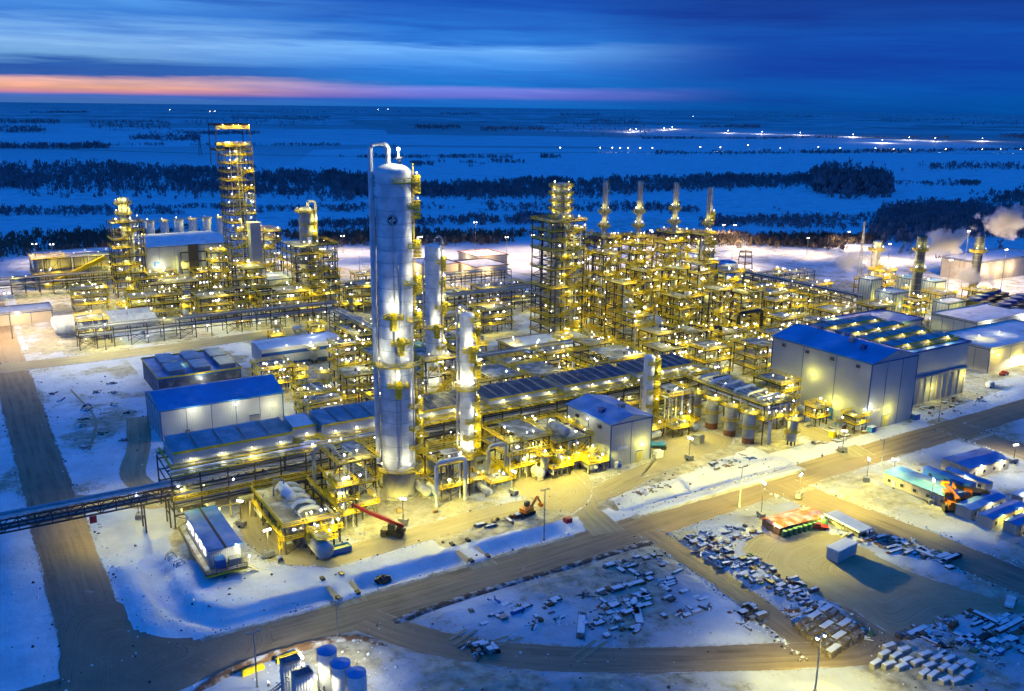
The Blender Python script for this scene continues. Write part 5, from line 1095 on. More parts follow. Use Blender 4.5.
clutter('around the heaters', 226, 250, 350, 345, 60, 2200, .25); clutter('behind the tall hall', 300, 250, 470, 350, 70, 2800, .35); clutter('at the back left', 70, 442, 200, 530, 50, 2500, .25)
clutter('beside the inner road', 104, 320, 230, 420, 30, 2000, .2); clutter('beyond the dark rack', 350, 390, 470, 430, 14, 2200, .25); clutter('beside the tall hall', 244, 186, 259, 236, 10, 1800, .3)
# ================================================================== STREET LAMPS, MASTS, LIGHT TOWERS
def pole(label, u, v, h, power=0, col='w', group=None, head=True, name='light_pole'):
    t = thing(name, label, 'light pole', u, v, 0, 0, group)
    b = MB(); b.tube([(0, 0, 0), (0, 0, h)], [.2, .1], 8); b.lathe([(.4, 0), (.35, .6)], 10); obj('shaft', b, 'galv', t, True)
    b = MB(); [b.bar((0, 0, h - .2), (dx, 0, h), .12) for dx in (-.9, .9)]; [b.cb(dx, 0, h - .1, .5, .7, .2) for dx in (-1, 1)]
    if power: b.mi(1); [b.ball(dx, 0, h - .3, .3, 6) for dx in (-1, 1)]
    obj('lamp_head', b, ['galv', 'bulb'], t)
    if power: flood(t, (.9, 0, h - .8), power * 1.5, col, .5, 158)
    return t
pole('tall lit light pole beside the left perimeter road at the inner road corner', 54, 428, 29, 26000, 'w'); pole('tallest lit light pole in the bright snow left of the ringed tower', 317, 558, 28.5, 45000, 's')
pole('shorter lit light pole in the lit snow left of the ringed tower', 337, 548, 18, 32000, 's'); pole('tall lit light pole in the lit snow right of the separate grey stack', 525, 513, 20, 36000, 's')
pole('tall lit light pole at the far left end of the yellow gantry', 42, 586, 28, 45000, 's'); pole('tall lit light pole beside the steam at the right boiler stack', 540, 330, 36, 40000, 's')
pole('lit light pole on the far left edge of the site', 20, 470, 22, 30000, 's')
far_l = [(60, 690), (120, 720), (200, 610), (250, 640), (230, 560), (300, 610), (380, 580), (400, 520), (440, 500), (480, 560), (470, 460), (560, 470), (590, 420), (640, 400), (620, 480), (560, 560), (360, 500), (250, 500)]
for u, v in far_l: pole('small flood light pole standing in the lit snow yard behind the plant', u, v, 13, 17000, 's', 'flood light poles in the rear snow yard')
pole('bright lit light pole at the bottom of the storage yard beside the concrete blocks', 129.5, 97, 12.2, 7000, 'y')
pole('thin unlit pole on the snow at the bottom left beside the grey hopper towers', 39.2, 152, 12.3); pole('thin unlit pole behind the white cement silos', 58.3, 160, 9); pole('thin unlit pole at the right bend of the main road', 293, 180.5, 11.5)
pole('thin unlit pole between the road and the culvert at the short white column', 120, 175.5, 14); pole('thin unlit pole by the main road in front of the tall blue-roofed hall', 239, 164, 8.5)
pole('thin unlit pole at the main road edge above the storage yard', 178, 164.5, 12)
def lighttower(label, u, v, power=16000, col='y', h=7):
    t = thing('light_tower', label, 'light tower', u, v, 0, ru(0, 3)); b = MB(); b.box(-1.3, -.7, .5, 1.3, .7, 1.7); b.bar((1.3, 0, .6), (2.6, 0, .6), .12); obj('generator', b, 'galv', t)
    b = MB(); [b.tube([(0, y - .12, .35), (0, y + .12, .35)], .35, 10) for y in (-.85, .85)]; obj('wheel', b, 'tyre', t); b = MB(); b.bar((0, 0, 1.7), (0, 0, h), .16); obj('mast', b, 'steel', t)
    b = MB(); b.bar((-.9, 0, h), (.9, 0, h), .14); b.mi(1); [b.ball(x, 0, h + .28, .26, 6) for x in (-.7, 0, .7)]; obj('lamp', b, ['galv', 'bulb'], t); flood(t, (0, -.7, h - .3), power * 1.6, col, .4, 164)
for u_, v_, l_ in ((484, 304, 'added light pole lighting the steam between the two dark boiler stacks'), (553, 312, 'added light pole lighting the big steam plume at the right edge'), (432, 322, 'added light pole lighting the steam behind the middle boiler stack')):
    t = pole(l_, u_, v_, 26, 9000, 's'); light(t, (.9, 0, 27), 26000, 's', .6)  # poles and point lights added only to light up the steam
lighttower('light tower shining at the road junction above the long camp trailer', 224, 158, 22000, 'y'); lighttower('light tower shining at the top corner of the storage yard beside the orange shelter', 197, 160, 17000, 'y')
lighttower('light tower between the long camp trailer and the square camp building', 233, 155.5, 5000, 'w', 6); lighttower('light tower right of the square camp building', 277, 144, 5000, 'w', 6); lighttower('light tower shining on the orange lift machines', 226.5, 138.5, 9000, 'y', 7)
lighttower('light tower on the gate road in front of the tall blue-roofed hall', 238, 178, 9000, 'y'); lighttower('light tower on the gravel apron right of the gabled shed', 190, 198, 5000, 'y')
lighttower('light tower on the service track by the red boom machine', 93, 202, 12000, 'y'); lighttower('light tower on the service track right of the short white column', 128, 203, 14000, 'y')
lighttower('light tower on the snow left of the raised cabin by the bridge leg', 34, 240, 16000, 'y'); lighttower('light tower between the raised cabin and the low equipment frame', 56, 222, 5000, 'y'); lighttower('light tower on the tan track left of the round-ended drum', 57, 202, 4000, 'y')
lighttower('light tower in the snow right of the wide pale hall', 342, 205, 12000, 'w'); lighttower('light tower in front of the tan hall at the right edge', 390, 202, 9000, 'w')
lighttower('light tower behind the camp rows at the right edge', 249, 118, 3000, 'w', 6)
lighttower('light tower beside the concrete mixing towers', 47, 149, 5000, 'w', 6)

# ================================================================== CAMP TRAILERS
def trailer(label, u, v, L_, W_, rot, h=3.4, wall='cladt', roof='roofs', z=.5, lampn=1, doors=2, col='w', pw=700):
    t = thing('camp_trailer', label, 'trailer', u, v, 0, rot); b = MB(); b.box(-L_ / 2, -W_ / 2, z, L_ / 2, W_ / 2, h); obj('wall', b, wall, t)
    b = MB(); b.add([(-L_ / 2 - .2, -W_ / 2 - .2, h + .02), (L_ / 2 + .2, -W_ / 2 - .2, h + .02), (L_ / 2 + .2, W_ / 2 + .2, h + .02), (-L_ / 2 - .2, W_ / 2 + .2, h + .02), (-L_ / 2 - .2, 0, h + .5), (L_ / 2 + .2, 0, h + .5)],
                      [(3, 2, 1, 0), (0, 1, 5, 4), (2, 3, 4, 5), (0, 4, 3), (1, 2, 5)]); obj('roof', b, roof, t)
    b = MB(); [b.cb(x, y, 0, .4, .4, z) for x in (-L_ * .4, 0, L_ * .4) for y in (-W_ * .35, W_ * .35)]; obj('footing', b, 'wood', t)
    for i in range(doors): obj('door', MB().box(-L_ * .35 + i * L_ * .6, -W_ / 2 - .08, z, -L_ * .35 + i * L_ * .6 + 1, -W_ / 2 - .005, z + 2.1), 'white', t)
    for i in range(max(2, int(L_ / 4))): x = -L_ / 2 + L_ * (i + .5) / max(2, int(L_ / 4)); obj('window', MB().box(x - .5, -W_ / 2 - .07, z + 1, x + .5, -W_ / 2 - .005, z + 1.9), 'glass', t)
    for i in range(lampn): lamp(t, -L_ / 2 + L_ * (i + .5) / lampn, -W_ / 2 - .5, h, pw, col)
trailer('longest camp trailer with a snow-dusted blue roof beside the road junction', 231, 144, 21, 8.6, pi / 2 + pi, 3.8, lampn=0)
trailer('square camp building with a snow-dusted roof and cream walls', 261, 147, 19, 9.5, -.06, 4.0, lampn=2, col='w', pw=900)
trailer('narrow blue trailer behind the longest camp trailer', 243, 144, 15, 3.2, pi / 2 + pi, 3.2, 'bluep', lampn=0, doors=0); trailer('second narrow trailer behind the longest camp trailer, the outer one', 248, 141, 13, 3.0, pi / 2 + pi, 3.2, lampn=1, doors=0)
trailer('camp trailer right below the orange machine', 233.5, 128.3, 16.5, 4.6, .02, 3.5, lampn=1, pw=500); trailer('camp trailer with a bright blue patch on its roof at the right edge', 233, 121.8, 17, 4, .02, 3.5, lampn=2, pw=600, col='y')
trailer('dim camp trailer at the right edge, second from the front', 234, 116.3, 14, 3.6, .02, 3.3, lampn=1, col='y', pw=500); trailer('camp trailer with a white roof at the right edge nearest the storage yard', 234, 110.5, 14, 4, .02, 3.3, 'cladw', 'roofw', lampn=1, col='y', pw=500)
trailer('small grey container hut behind the camp trailers', 250, 126, 6, 3, .1, 2.8, 'galv', 'roofw', lampn=0, doors=1)
# ================================================================== VEHICLES
def pickup(label, u, v, rot, paint='red', van=False):
    t = thing('pickup_truck' if not van else 'van', label, 'pickup truck' if not van else 'van', u, v, 0, rot); b = MB()
    pr = [(-2.7, .5), (-2.7, 1.05), (-.9, 1.1), (-.75, 1.8), (.55, 1.85), (1.2, 1.15), (2.6, 1.0), (2.7, .55)] if not van else [(-2.6, .5), (-2.6, 2.2), (1.4, 2.25), (2.1, 1.3), (2.7, 1.1), (2.7, .5)]
    n = len(pr); b.add([(x, -.95, z) for x, z in pr] + [(x, .95, z) for x, z in pr], [tuple(range(n)), tuple(range(2 * n - 1, n - 1, -1))] + [(i, n + i, n + (i + 1) % n, (i + 1) % n) for i in range(n)]); obj('body', b, paint, t)
    for x in (-1.7, 1.7):
        for y in (-.9, .9): b = MB(); b.tube([(x, y - .12, .4), (x, y + .12, .4)], .4, 12); obj('wheel', b, 'tyre', t)
    b = MB(); [b.box(-.6, s * .97 - .02, 1.2, .7, s * .97 + .02, 1.7) for s in (-1, 1)]; obj('window', b, 'glass', t)
pickup('small dark red pickup parked in the storage yard beside the orange shelter', 186, 144.2, 2.4, 'red'); pickup('white pickup at the right end of the storage yard by the camp road', 193, 96, .4, 'white'); pickup('white van parked beside the wide pale hall in the snow', 350, 196, .2, 'white', True)
pickup('red car by the tan hall at the right edge', 372, 203, .1, 'red'); pickup('white van in the yard behind the orange machine', 246, 131.5, 1.4, 'white', True)
pickup('grey pickup on the gravel right of the gabled shed', 184, 206, .6, 'galv'); pickup('blue pickup parked by the corner of the gabled shed', 182.5, 211, .2, 'bluep')
def boom_machine(label, u, v, rot, paint, tip, cab='black', sc=1.15):
    t = thing('telehandler', label, 'telehandler', u, v, 0, rot); t.scale = (sc, sc, sc); b = MB(); b.box(-2.6, -1, .7, 2.6, 1, 1.6); b.box(-2.7, -.8, 1.6, -.9, .8, 2.1); obj('chassis', b, cab, t)
    for x in (-1.8, 1.8):
        for y in (-1.2, 1.2): b = MB(); b.tube([(x, y - .3, .75), (x, y + .3, .75)], .75, 14); obj('wheel', b, 'tyre', t)
    b = MB(); b.box(-.7, .2, 1.6, .9, 1.1, 3.0); b.mi(1); b.box(-.6, .18, 2.1, .8, 1.12, 2.85); obj('cab', b, [cab, 'glass'], t)
    b = MB(); b.bar((-2.3, -.4, 2.3), (tip[0] * .6, -.4, 2.3 + (tip[2] - 2.3) * .62), .7, .8); b.bar((tip[0] * .55, -.4, 2.3 + (tip[2] - 2.3) * .57), (tip[0], -.4, tip[2]), .5, .6); obj('boom', b, paint, t)
    b = MB(); b.box(tip[0], -1, tip[2] - .5, tip[0] + .3, .3, tip[2] + .6); obj('fork_carriage', b, cab, t)
boom_machine('dark machine with a long red telescopic boom on the service track', 88, 197.5, 2.45, 'red', (9.0, 0, 6.5))
boom_machine('bright orange lift machine beside the camp trailers, the nearer one', 228.5, 134.3, .9, 'orange', (3.6, 0, 2.6), 'orange', 1.7); boom_machine('bright orange lift machine parked against the longest camp trailer', 236.5, 131.8, 2.4, 'orange', (3.4, 0, 3.2), 'orange', 1.6)
pickup('orange-red truck behind the orange lift machines', 243, 137.5, 1.2, 'red'); 
t = thing('excavator', 'orange excavator at the end of the snow ditch', 'excavator', 124.5, 190.5, 0, .3); b = MB(); [b.box(-2, y - .35, 0, 2, y + .35, .9) for y in (-1.1, 1.1)]; obj('track', b, 'tyre', t); b = MB(); b.box(-1.8, -1.2, 1, 1.5, 1.2, 2.1); obj('body', b, 'orange', t)
b = MB(); b.box(.1, .2, 2.1, 1.4, 1.2, 3.2); obj('cab', b, 'glass', t); b = MB(); b.bar((1.2, -.4, 2), (3.8, -.4, 4.2), .5); b.bar((3.8, -.4, 4.2), (5.4, -.4, 1.6), .4); b.cb(5.4, -.4, .7, .9, 1.2, 1); obj('arm', b, 'orange', t)
solo('waste_bin', MB().prism([(-.9, -.8), (.9, -.8), (1.1, .8), (-1.1, .8)], 0, 1.5), 'red', 'small dark red bin at the road corner by the snow ditch', 'bin', 131, 180.5)
t = thing('frac_tank', 'long blue open-topped skip in front of the round-ended drum', 'skip', 72.3, 195.6, 0, .05); b = MB(); b.box(-3.2, -1.2, .2, 3.2, 1.2, .5); [b.box(-3.2, y - .08, .5, 3.2, y + .08, 1.7) for y in (-1.12, 1.12)]; [b.box(x - .08, -1.04, .5, x + .08, 1.04, 1.7) for x in (-3.12, 3.12)]; obj('shell', b, 'bluep', t); obj('load', MB().box(-3, -1, .52, 3, 1, 1.2), 'door', t)
t = thing('trailer_truck', 'flatbed trailer with a blue tank on the gravel right of the gabled shed', 'trailer', 187, 210.5, 0, 2.6); b = MB(); b.box(-3.5, -1.1, .8, 3.5, 1.1, 1.0); obj('bed', b, 'black', t); b = MB(); b.tube([(-2.8, 0, 1.9), (2.6, 0, 1.9)], .9, 14); obj('tank', b, 'bluep', t, True); b = MB(); [b.tube([(x, y - .15, .4), (x, y + .15, .4)], .4, 10) for x in (-2, -2.9) for y in (-1, 1)]; obj('wheel', b, 'tyre', t)
solo('equipment_crate', MB().box(-2, -1.5, .3, 2, 1.5, 2.6).box(-1.7, -1.2, 2.62, 1.7, 1.2, 2.9).box(-2.2, -1.7, 0, 2.2, 1.7, .3), 'galv', 'grey box on skids on the gravel left of the reactor vessels', 'crate', 203, 208, 0, .4)
t = thing('round_intake', 'white round intake with a blue ring at the corner of the gabled shed', 'intake', 166, 203.6, 0); b = MB(); b.tube([(0, -.9, 1.3), (0, .5, 1.3)], 1.2, 20); obj('drum', b, 'white', t, True); b = MB(); b.tube([(0, -1.0, 1.3), (0, -.92, 1.3)], .75, 16); obj('hub', b, 'bluep', t)
for i, (u, v, m, lb) in enumerate(((262, 185.2, 'bluep', 'blue box unit at the near corner of the tall blue-roofed hall'), (247, 189, 'yellow', 'yellow box on the snow in front of the reactor vessels'), (258.5, 196, 'bluep', 'blue upright box by the side wall of the tall hall'), (287.5, 186, 'bluep', 'blue bin between the tall hall and the wide pale hall'), (183, 204.6, 'white', 'white tote stack beside the gabled shed door'), (255, 192, 'rust', 'rusty frame box by the side wall of the tall hall'))):
    b = MB(); b.box(-1.3, -.9, .15, 1.3, .9, 2.2); b.mi(1); b.box(-1.4, -1, 0, 1.4, 1, .14); b.box(-1.35, -.95, 2.21, 1.35, .95, 2.34); solo('equipment_box', b, [m, 'snow'], lb, 'box', u, v, 0, ru(-.2, .2))
# ================================================================== STORAGE YARDS
t = thing('fabric_shelter', 'long low shelter with a snowy orange tarpaulin top in the storage yard', 'shelter', 182, 149, 0, -.05)
b = MB(); b.box(-8, -3.2, 0, 8, 3.2, 2.3); obj('stacked_crates', b, 'wood', t)
b = MB(); b.add([(-8.3, -3.4, 2.35), (8.3, -3.4, 2.35), (8.3, 3.4, 2.35), (-8.3, 3.4, 2.35), (-8.2, -1, 3.1), (8.2, -1, 3.1), (8.2, 1, 3.2), (-8.2, 1, 3.2)], [(0, 1, 5, 4), (4, 5, 6, 7), (6, 5, 1, 2), (7, 6, 2, 3), (0, 4, 7, 3), (3, 2, 1, 0)])
M['tarp'] = mat('orange_tarpaulin', (.60, .10, .015), .6, 0, .3, .4, SNOW, .5); obj('tarpaulin', b, 'tarp', t)
for i in range(9): b = MB(); b.lathe([(.7, 0), (.75, .9), (.7, 1.9), (.3, 2.0)], 12); obj('barrel', b, 'green', t, True, (-7.2 + i * 1.8, -4.1, 0))
lamp(t, 5, -5.2, 3.2, 900, 'y'); lamp(t, -8.8, -2, 3, 500, 's')
t = thing('site_hut', 'white site hut with a snowy roof casting a long shadow in the storage yard', 'hut', 178.5, 130.5, 0, .1); obj('wall', MB().box(-4, -1.6, .3, 4, 1.6, 3.2), 'cladw', t); obj('roof', MB().box(-4.2, -1.8, 3.23, 4.2, 1.8, 3.5), 'snow', t); obj('skid', MB().box(-4, -1.4, 0, 4, 1.4, .28), 'wood', t)
t = thing('flat_trailer', 'flat-roofed open shelter with snow on top right of the dark red pickup', 'shelter', 192, 139.5, 0, 1.5); obj('roof', MB().box(-6, -2.4, 2.5, 6, 2.4, 2.9), 'snow', t); b = MB(); [b.cb(x, y, 0, .25, .25, 2.49) for x in (-5.5, 0, 5.5) for y in (-2, 2)]; obj('post', b, 'steel', t); obj('load', MB().box(-5, -1.6, 0, 5, 1.6, 1.4), 'junk', t)
lighttower('light tower behind the orange shelter and the white site hut', 178, 156.5, 75000, 'y', 10)
def pallet(label, group, u, v, rot, a, d, h, m, kind):
    b = MB()
    if kind == 0:
        for i in range(3): b.box(-a / 2 + a * i / 3 + .05, -d / 2, .15, -a / 2 + a * (i + 1) / 3 - .05, d / 2, .15 + h * ru(.7, 1.1))
        b.mi(1 if rnd() < .22 else 0); b.box(-a / 2 + .1, -d / 2 + .1, .16 + h * 1.1, a / 2 - .1, d / 2 - .1, .3 + h * 1.1); b.mi(2); [b.box(-a / 2, y, 0, a / 2, y + .2, .14) for y in (-d / 2, 0, d / 2 - .2)]
    elif kind == 1:
        r = .16
        for k in range(int(h / .34) + 1):
            for j in range(int(d / .36)): b.tube([(-a / 2 + ru(-.2, .2), -d / 2 + j * .36 + .18, .2 + k * .33), (a / 2 + ru(-.2, .2), -d / 2 + j * .36 + .18, .2 + k * .33)], r, 6)
        b.mi(1); b.box(-a * .35, -d / 2 + .1, .42 + int(h / .34) * .33, a * .35, d / 2 - .1, .5 + int(h / .34) * .33)
    else:
        for k in range(9): x, y = ru(-a / 2, a / 2), ru(-d / 2, d / 2); s = ru(.3, .9); b.mi(random.choice((0, 0, 1))); b.bar((x, y, ru(.1, h)), (x + ru(-2, 2), y + ru(-2, 2), ru(.1, h)), s * .4, s * .5); b.cb(x, y, 0, s, s, ru(.3, h))
    return solo({0: 'pallet_stack', 1: 'pipe_bundle', 2: 'scrap_pile'}[kind], b, [m, 'snow', 'wood'], label, {0: 'pallet stack', 1: 'pipe bundle', 2: 'scrap pile'}[kind], u, v, 0, rot, group)
def scatter(n, fn, kinds, lb, grp, sz=(.7, 1.9)):
    for i in range(n):
        u, v = fn(i / max(1, n - 1)); k = random.choice(kinds); a = ru(*sz); kn = ('snow-dusted pallet stack', 'bundle of steel pipes', 'snowy heap of steel scrap')[k]
        pallet(kn + ' ' + lb, ('pallet stacks', 'pipe bundles', 'scrap heaps')[k] + ' ' + grp, u, v, random.gauss(0, .07) + (0 if rnd() < .75 else pi / 2), a * (2.2 if k == 1 else 1), ru(.7, 1.6), ru(.25, .8), random.choice(('junk', 'crate', 'crate', 'junk', 'black', 'rust', 'wood', 'galv', 'dkgrey', 'bluep' if rnd() < .4 else 'wood', 'green' if rnd() < .3 else 'junk')), k)
def lane(q):
    v = 158 - q * 54; return (149.5 + ru(0, 9.5) - (3 if v < 120 else 0), v + ru(-1, 1))
scatter(165, lane, (0, 0, 1, 1, 2), 'on the snowy strip beside the storage yard', 'along the yard lane')
scatter(16, lambda q: (161 + q * 10, 158 - ru(0, 9)), (2, 2, 1, 0), 'left of the orange-topped shelter', 'left of the orange shelter')
for i in range(6):
    for j in range(3): pallet('long grey bundle of panels stacked in neat rows beside the lit light pole', 'panel bundles by the lit light pole', 142.5 + j * 4.4 + i * .5, 103.5 + i * 2.0 + j * .6, .15, 4, 1.5, 1.3, 'crate', 0)
scatter(75, lambda q: (190 + q * 9 + ru(-3, 4) , 139 - q * 22 + ru(-5, 3)), (2, 2, 2, 0, 1), 'in the dark scrap rows beside the camp road', 'in the scrap rows by the camp road', (1.5, 4))
for i in range(8):
    for j in range(3):
        u, v = 147 + j * 3.6 + i * 1.15 + ru(-.6, .6), 96.5 - i * 1.75 + j * .9 + ru(-.5, .5)
        if rnd() < .12: continue
        b = MB(); b.box(-1.5, -.6, .1, 1.5, .6, 1.2); b.mi(1); b.box(-1.4, -.5, 1.21, 1.4, .5, 1.38); b.mi(2); [b.box(x, -.6, 0, x + .2, .6, .09) for x in (-1.2, 1)]
        solo('concrete_block', b, ['conc', 'snow', 'wood'], 'snow-capped concrete block in the rows at the bottom right', 'concrete block', u, v, 0, ru(-.12, .12), 'concrete blocks at the bottom right')
scatter(70, lambda q: (162 + q * 22 + ru(-7, 7), 99 - 8 * q + ru(-10, 3)), (1, 2, 0), 'behind the concrete block rows at the bottom right', 'behind the concrete blocks', (1.5, 4))
for c, n, s in (((118, 142), 32, 6), ((110, 134), 18, 5), ((101, 147), 14, 5), ((132, 150), 26, 7), ((128, 136), 22, 7), ((82, 142), 10, 2.5), ((138, 122), 14, 4), ((92, 152), 10, 5)):
    scatter(n, lambda q: (c[0] + ru(-s, s), c[1] + ru(-s, s)), (0, 1, 1, 2), 'on the blue snow yard below the main road', 'on the snow yard below the main road')
for i, (u, v, rt) in enumerate(((104.5, 138, .9), (117.5, 135, 1.0), (119, 138, 1.0))): pallet(('long grey pipe bundle lying alone near the loop road in the snow yard', 'long grey pipe bundle at the middle of the snow yard pile, left one', 'long grey pipe bundle at the middle of the snow yard pile, right one')[i], None, u, v, rt, 10, 1.8, .5, 'junk', 1)
scatter(9, lambda q: (110 + q * 15, 190 + ru(-1.5, 1.5)), (2, 1, 0), 'on the bank between the service track and the ditch', 'on the ditch bank')
scatter(12, lambda q: (196 + ru(-8, 12), 190 + ru(-3, 4)), (2, 2, 1), 'on the snowy island in front of the gabled shed', 'on the snowy island', (1, 2)); scatter(4, lambda q: (160 + q * 10, 186 + ru(-1, 1)), (2,), 'on the left tip of the snowy island', 'on the left tip of the snowy island', (1, 2))
scatter(14, lambda q: (298 + q * 35, 187 + ru(-3, 7)), (0, 2, 1), 'on the snow in front of the wide pale hall', 'in front of the wide pale hall'); scatter(14, lambda q: (ru(236, 262), ru(184, 194)), (0, 0, 1), 'on the snow by the tall hall', 'by the tall hall', (.9, 1.8))
scatter(10, lambda q: (227 + q * 3, 132 - q * 22 - 0 + ru(-1, 1)), (0, 2), 'at the ends of the camp trailers', 'at the trailer ends', (.8, 1.6)); scatter(16, lambda q: (ru(44, 110), ru(196, 228)), (0, 0, 1), 'on the ground at the front left of the plant', 'at the front left', (.9, 1.7)); scatter(14, lambda q: (24 + ru(0, 24), 300 + ru(0, 80)), (2,), 'on the snow beside the left road', 'beside the left road', (1, 2))
# ================================================================== CONCRETE PLANT, BOTTOM LEFT
for i, (u, v) in enumerate(((49.6, 142.0), (50.3, 137.0), (51.6, 133.0))):
    w_ = ('back', 'middle', 'front')[i]; t = thing('cement_silo', 'white cement silo with a blue lid, %s one of the row' % w_, 'silo', u, v, 0); b = MB(); b.lathe([(.5, 1.6), (1.8, 3.6), (1.8, 10.4)], 24); obj('shell', b, 'white', t, True); b = MB(); b.lathe([(1.84, 10.42), (1.84, 10.6), (.1, 11.0)], 24); obj('lid', b, 'roofb', t); b = MB(); [b.cb(x, y, 0, .25, .25, 4.2) for x in (-1.3, 1.3) for y in (-1.3, 1.3)]; obj('leg', b, 'steel', t)
    b = MB(); b.bar((-1.85, .3, 0), (-1.9, .3, 11.4), .1); b.bar((-1.9, -.3, 0), (-1.9, -.3, 11.4), .1); obj('ladder', b, 'galv', t)
for i, (u, v) in enumerate(((43.1, 143.3), (43.7, 138.4))):
    t = thing('hopper_tower', 'square grey hopper tower with a dark grid top, %s one' % ('rear', 'front')[i], 'hopper', u, v, 0); obj('housing', MB().box(-1.6, -1.2, 0, 1.6, 1.2, 9.8), 'cladw', t); b = MB()
    for x in (-.98, 0, .98): b.box(x - .42, -1.1, 9.82, x + .42, 1.1, 10.05)
    obj('grid_top', b, 'dkblue', t); lamp(t, 1.9, -1.5, 9, 900, 'w'); obj('rim', MB().rail([(-1.6, -1.2), (1.6, -1.2), (1.6, 1.2), (-1.6, 1.2)], 9.8, True, .5, 9, .08), 'galv', t)  # lamp added on each hopper to whiten the silos
t = thing('conveyor_truss', 'leaning lattice conveyor beside the grey hopper towers', 'conveyor', 40.5, 147.5, 0, -1.2); b = MB()
for y in (-.5, .5): b.bar((-1, y, .3), (6, y, 7), .15); b.bar((-1, y, 1.1), (6, y, 7.8), .15)
for k in range(8): b.bar((-1 + k * .9, -.5, .3 + k * .86), (-.4 + k * .9, .5, 1.3 + k * .86), .1); b.bar((-1 + k * .9, .5, 1.1 + k * .86), (-.4 + k * .9, .5, .9 + k * .86), .1)
obj('truss', b, 'galv', t)
t = thing('weather_tent', 'blue-roofed low hut at the bottom left under the thin pole', 'hut', 35.5, 146, 0, .1); obj('wall', MB().box(-3, -1.8, 0, 3, 1.8, 2.3), 'cladw', t); obj('roof', MB().box(-3.2, -2, 2.33, 3.2, 2, 2.6), 'roofs', t)
for i, (u, v) in enumerate(((40, 157.5), (47, 158.2))): solo('barrier_block', MB().prism([(-2.2, -.5), (2.2, -.5), (2.2, .5), (-2.2, .5)], 0, 1.1).prism([(-2.0, -.3), (2.0, -.3), (2.0, .3), (-2.0, .3)], 1.11, 1.4), 'yellow', ('short yellow barrier on the brown berm, left one', 'short yellow barrier on the brown berm, right one')[i], 'barrier', u, v, 0, .1)
# brown soil berm on the south shoulder
b = MB(); P = resample([(20, 150), (30, 157), (37, 160.3), (45, 161), (55, 160.6), (62, 158), (65, 152)], 1.2); vs_ = []; fs_ = []
for i, p in enumerate(P):
    q0, q1 = P[max(0, i - 1)], P[min(len(P) - 1, i + 1)]; l = hypot(q1[0] - q0[0], q1[1] - q0[1]); nx, ny = -(q1[1] - q0[1]) / l, (q1[0] - q0[0]) / l; k = .5 + .5 * sin(pi * i / (len(P) - 1)) + ru(-.1, .1)
    for f, z in ((-1.7, -.05), (-.7, .7), (.1, .95), (.9, .6), (1.8, -.05)): vs_.append((*XY(p[0] + nx * f * (1 + ru(-.1, .1)), p[1] + ny * f), z * k + (ru(-.1, .1) if z > 0 else 0)))
    if i: o = (i - 1) * 5; fs_ += [(o + k_, o + 5 + k_, o + 6 + k_, o + 1 + k_) for k_ in range(4)]
b.add(vs_, fs_); M['soil'] = mat('rust_brown_soil', (.15, .085, .05), .9, 0, .4, .5, SNOW, .35, bump=.4); tag(obj('soil_berm', b, 'soil'), kind='structure')
b = MB(); P = resample([(71, 160), (90, 161.2), (120, 160.8), (144, 160.5)], 1.5); vs_ = []; fs_ = []
for i, p in enumerate(P):
    k = .6 + .4 * nz3(p[0], p[1], .15)
    for f, z in ((-1.5, -.05), (-.4, .5), (.5, .55), (1.5, -.05)): vs_.append((*XY(p[0], p[1] + f), z * k))
    if i: o = (i - 1) * 4; fs_ += [(o + k_, o + 4 + k_, o + 5 + k_, o + 1 + k_) for k_ in range(3)]
b.add(vs_, fs_); M['soil2'] = mat('dark_soil', (.09, .065, .05), .9, 0, .4, .5, SNOW, .25, bump=.4); tag(obj('soil_berm', b, 'soil2'), kind='structure')
# culvert ends
for i, (u, v) in enumerate(((66.5, 174.6), (66.5, 184.5), (100.5, 174.6), (100.5, 184.5))):
    b = MB(); [b.cb(x, y, -.4, .9, .7, 1.1) for x in (-2.3, 2.3) for y in (-.4, .4)]; b.cb(0, 0, -.2, 4.4, .3, .3); solo('culvert_guard', b, 'black', 'dark rubble guard at the %s end of the %s ditch crossing' % (('roadside', 'plant')[i % 2], ('left', 'right')[i // 2]), 'guard', u, v, .2)
b = MB(); [b.tube([(ru(-2, 2), ru(-.8, .8), .3), (ru(-2, 2), ru(-.8, .8), .8)], ru(.4, .9), 9) for _ in range(9)]; solo('tarp_heap', b, 'black', 'black heap lying in the ditch left of the right crossing', 'heap', 77, 179.5, -1.4)
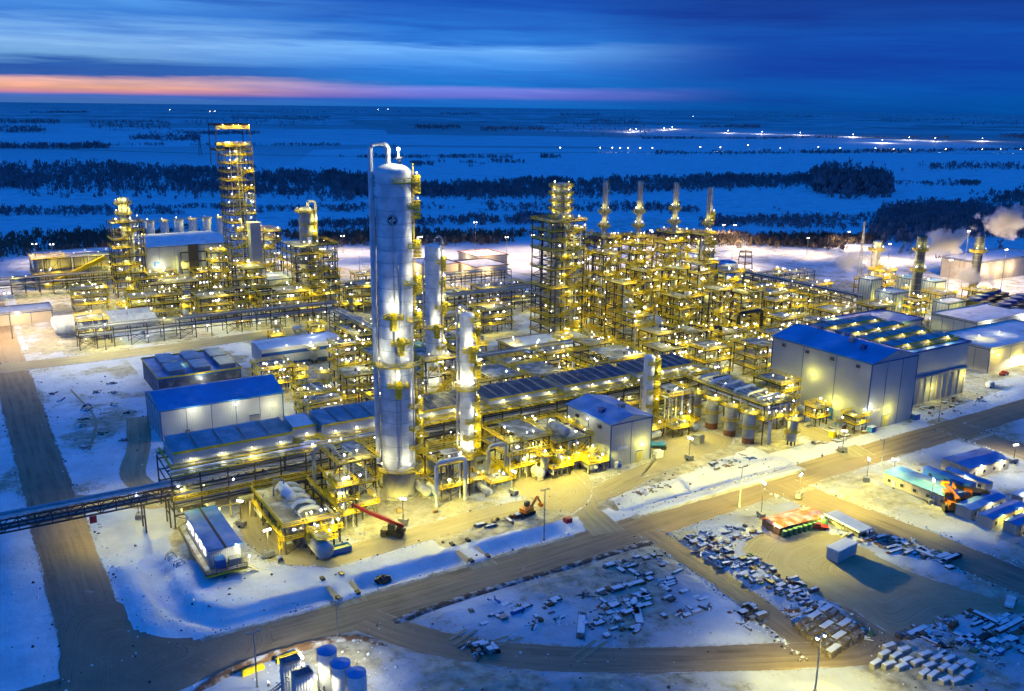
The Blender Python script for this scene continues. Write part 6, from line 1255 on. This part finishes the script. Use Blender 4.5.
# ================================================================== STEAM
def steam(label, u, v, z, a, d, h, dens, seed, drift=0):
    b = MB(); vs_ = []
    b.lathe([(sin(pi * i / 10) or .01, -cos(pi * i / 10)) for i in range(11)], 20, cap=False); b.v = [(x * a + (zz_ * drift), y * d, zz_ * h) for x, y, zz_ in b.v]
    m = bpy.data.materials.new('steam'); m.use_nodes = True; nt = m.node_tree; nt.nodes.clear(); L = nt.links.new; o = nn(nt, 'ShaderNodeOutputMaterial'); p = nn(nt, 'ShaderNodeVolumePrincipled'); L(p.outputs[0], o.inputs['Volume'])
    p.inputs['Color'].default_value = (.97, .95, .95, 1); p.inputs['Anisotropy'].default_value = .2
    tc = nn(nt, 'ShaderNodeTexCoord'); n = nn(nt, 'ShaderNodeTexNoise'); n.inputs['Scale'].default_value = .13; n.inputs['Detail'].default_value = 5; n.inputs['Roughness'].default_value = .6; mp = nn(nt, 'ShaderNodeMapping'); mp.inputs['Location'].default_value = (seed * 7, seed, 0); L(tc.outputs['Object'], mp.inputs[0]); L(mp.outputs[0], n.inputs['Vector'])
    sc = nn(nt, 'ShaderNodeMapping'); sc.inputs['Scale'].default_value = (1 / (a + abs(drift) * .5), 1 / d, 1 / h); L(tc.outputs['Object'], sc.inputs[0]); ln = nn(nt, 'ShaderNodeVectorMath', operation='LENGTH'); L(sc.outputs[0], ln.inputs[0])
    r = nn(nt, 'ShaderNodeMapRange'); r.inputs['From Min'].default_value = .25; r.inputs['From Max'].default_value = .95; r.inputs['To Min'].default_value = .12; r.inputs['To Max'].default_value = -.22; L(ln.outputs['Value'], r.inputs['Value'])
    ad = nn(nt, 'ShaderNodeMath', operation='ADD'); L(n.outputs['Fac'], ad.inputs[0]); L(r.outputs[0], ad.inputs[1]); r2 = nn(nt, 'ShaderNodeMapRange'); r2.inputs['From Min'].default_value = .46; r2.inputs['From Max'].default_value = .62; r2.inputs['To Min'].default_value = 0; r2.inputs['To Max'].default_value = dens; L(ad.outputs[0], r2.inputs['Value']); L(r2.outputs[0], p.inputs['Density'])
    M[label] = m; o = obj('steam', b, label); x, y = XY(u, v); o.location = (x, y, z); o.rotation_euler = (0, 0, 0); return tag(o, label, 'steam', None, 'stuff')
steam('pale steam drifting right of the middle boiler stack', 480, 306, 36, 18, 9, 13, .5, 1, 8); steam('pale steam trailing left of the middle boiler stack', 430, 330, 25, 19, 8, 8, .3, 2, 5); steam('big pale steam plume at the right edge above the boilers', 560, 318, 42, 24, 9, 14, .5, 3, 9); steam('low steam cloud around the right boiler stack', 500, 300, 15, 20, 9, 9, .3, 4, 0)
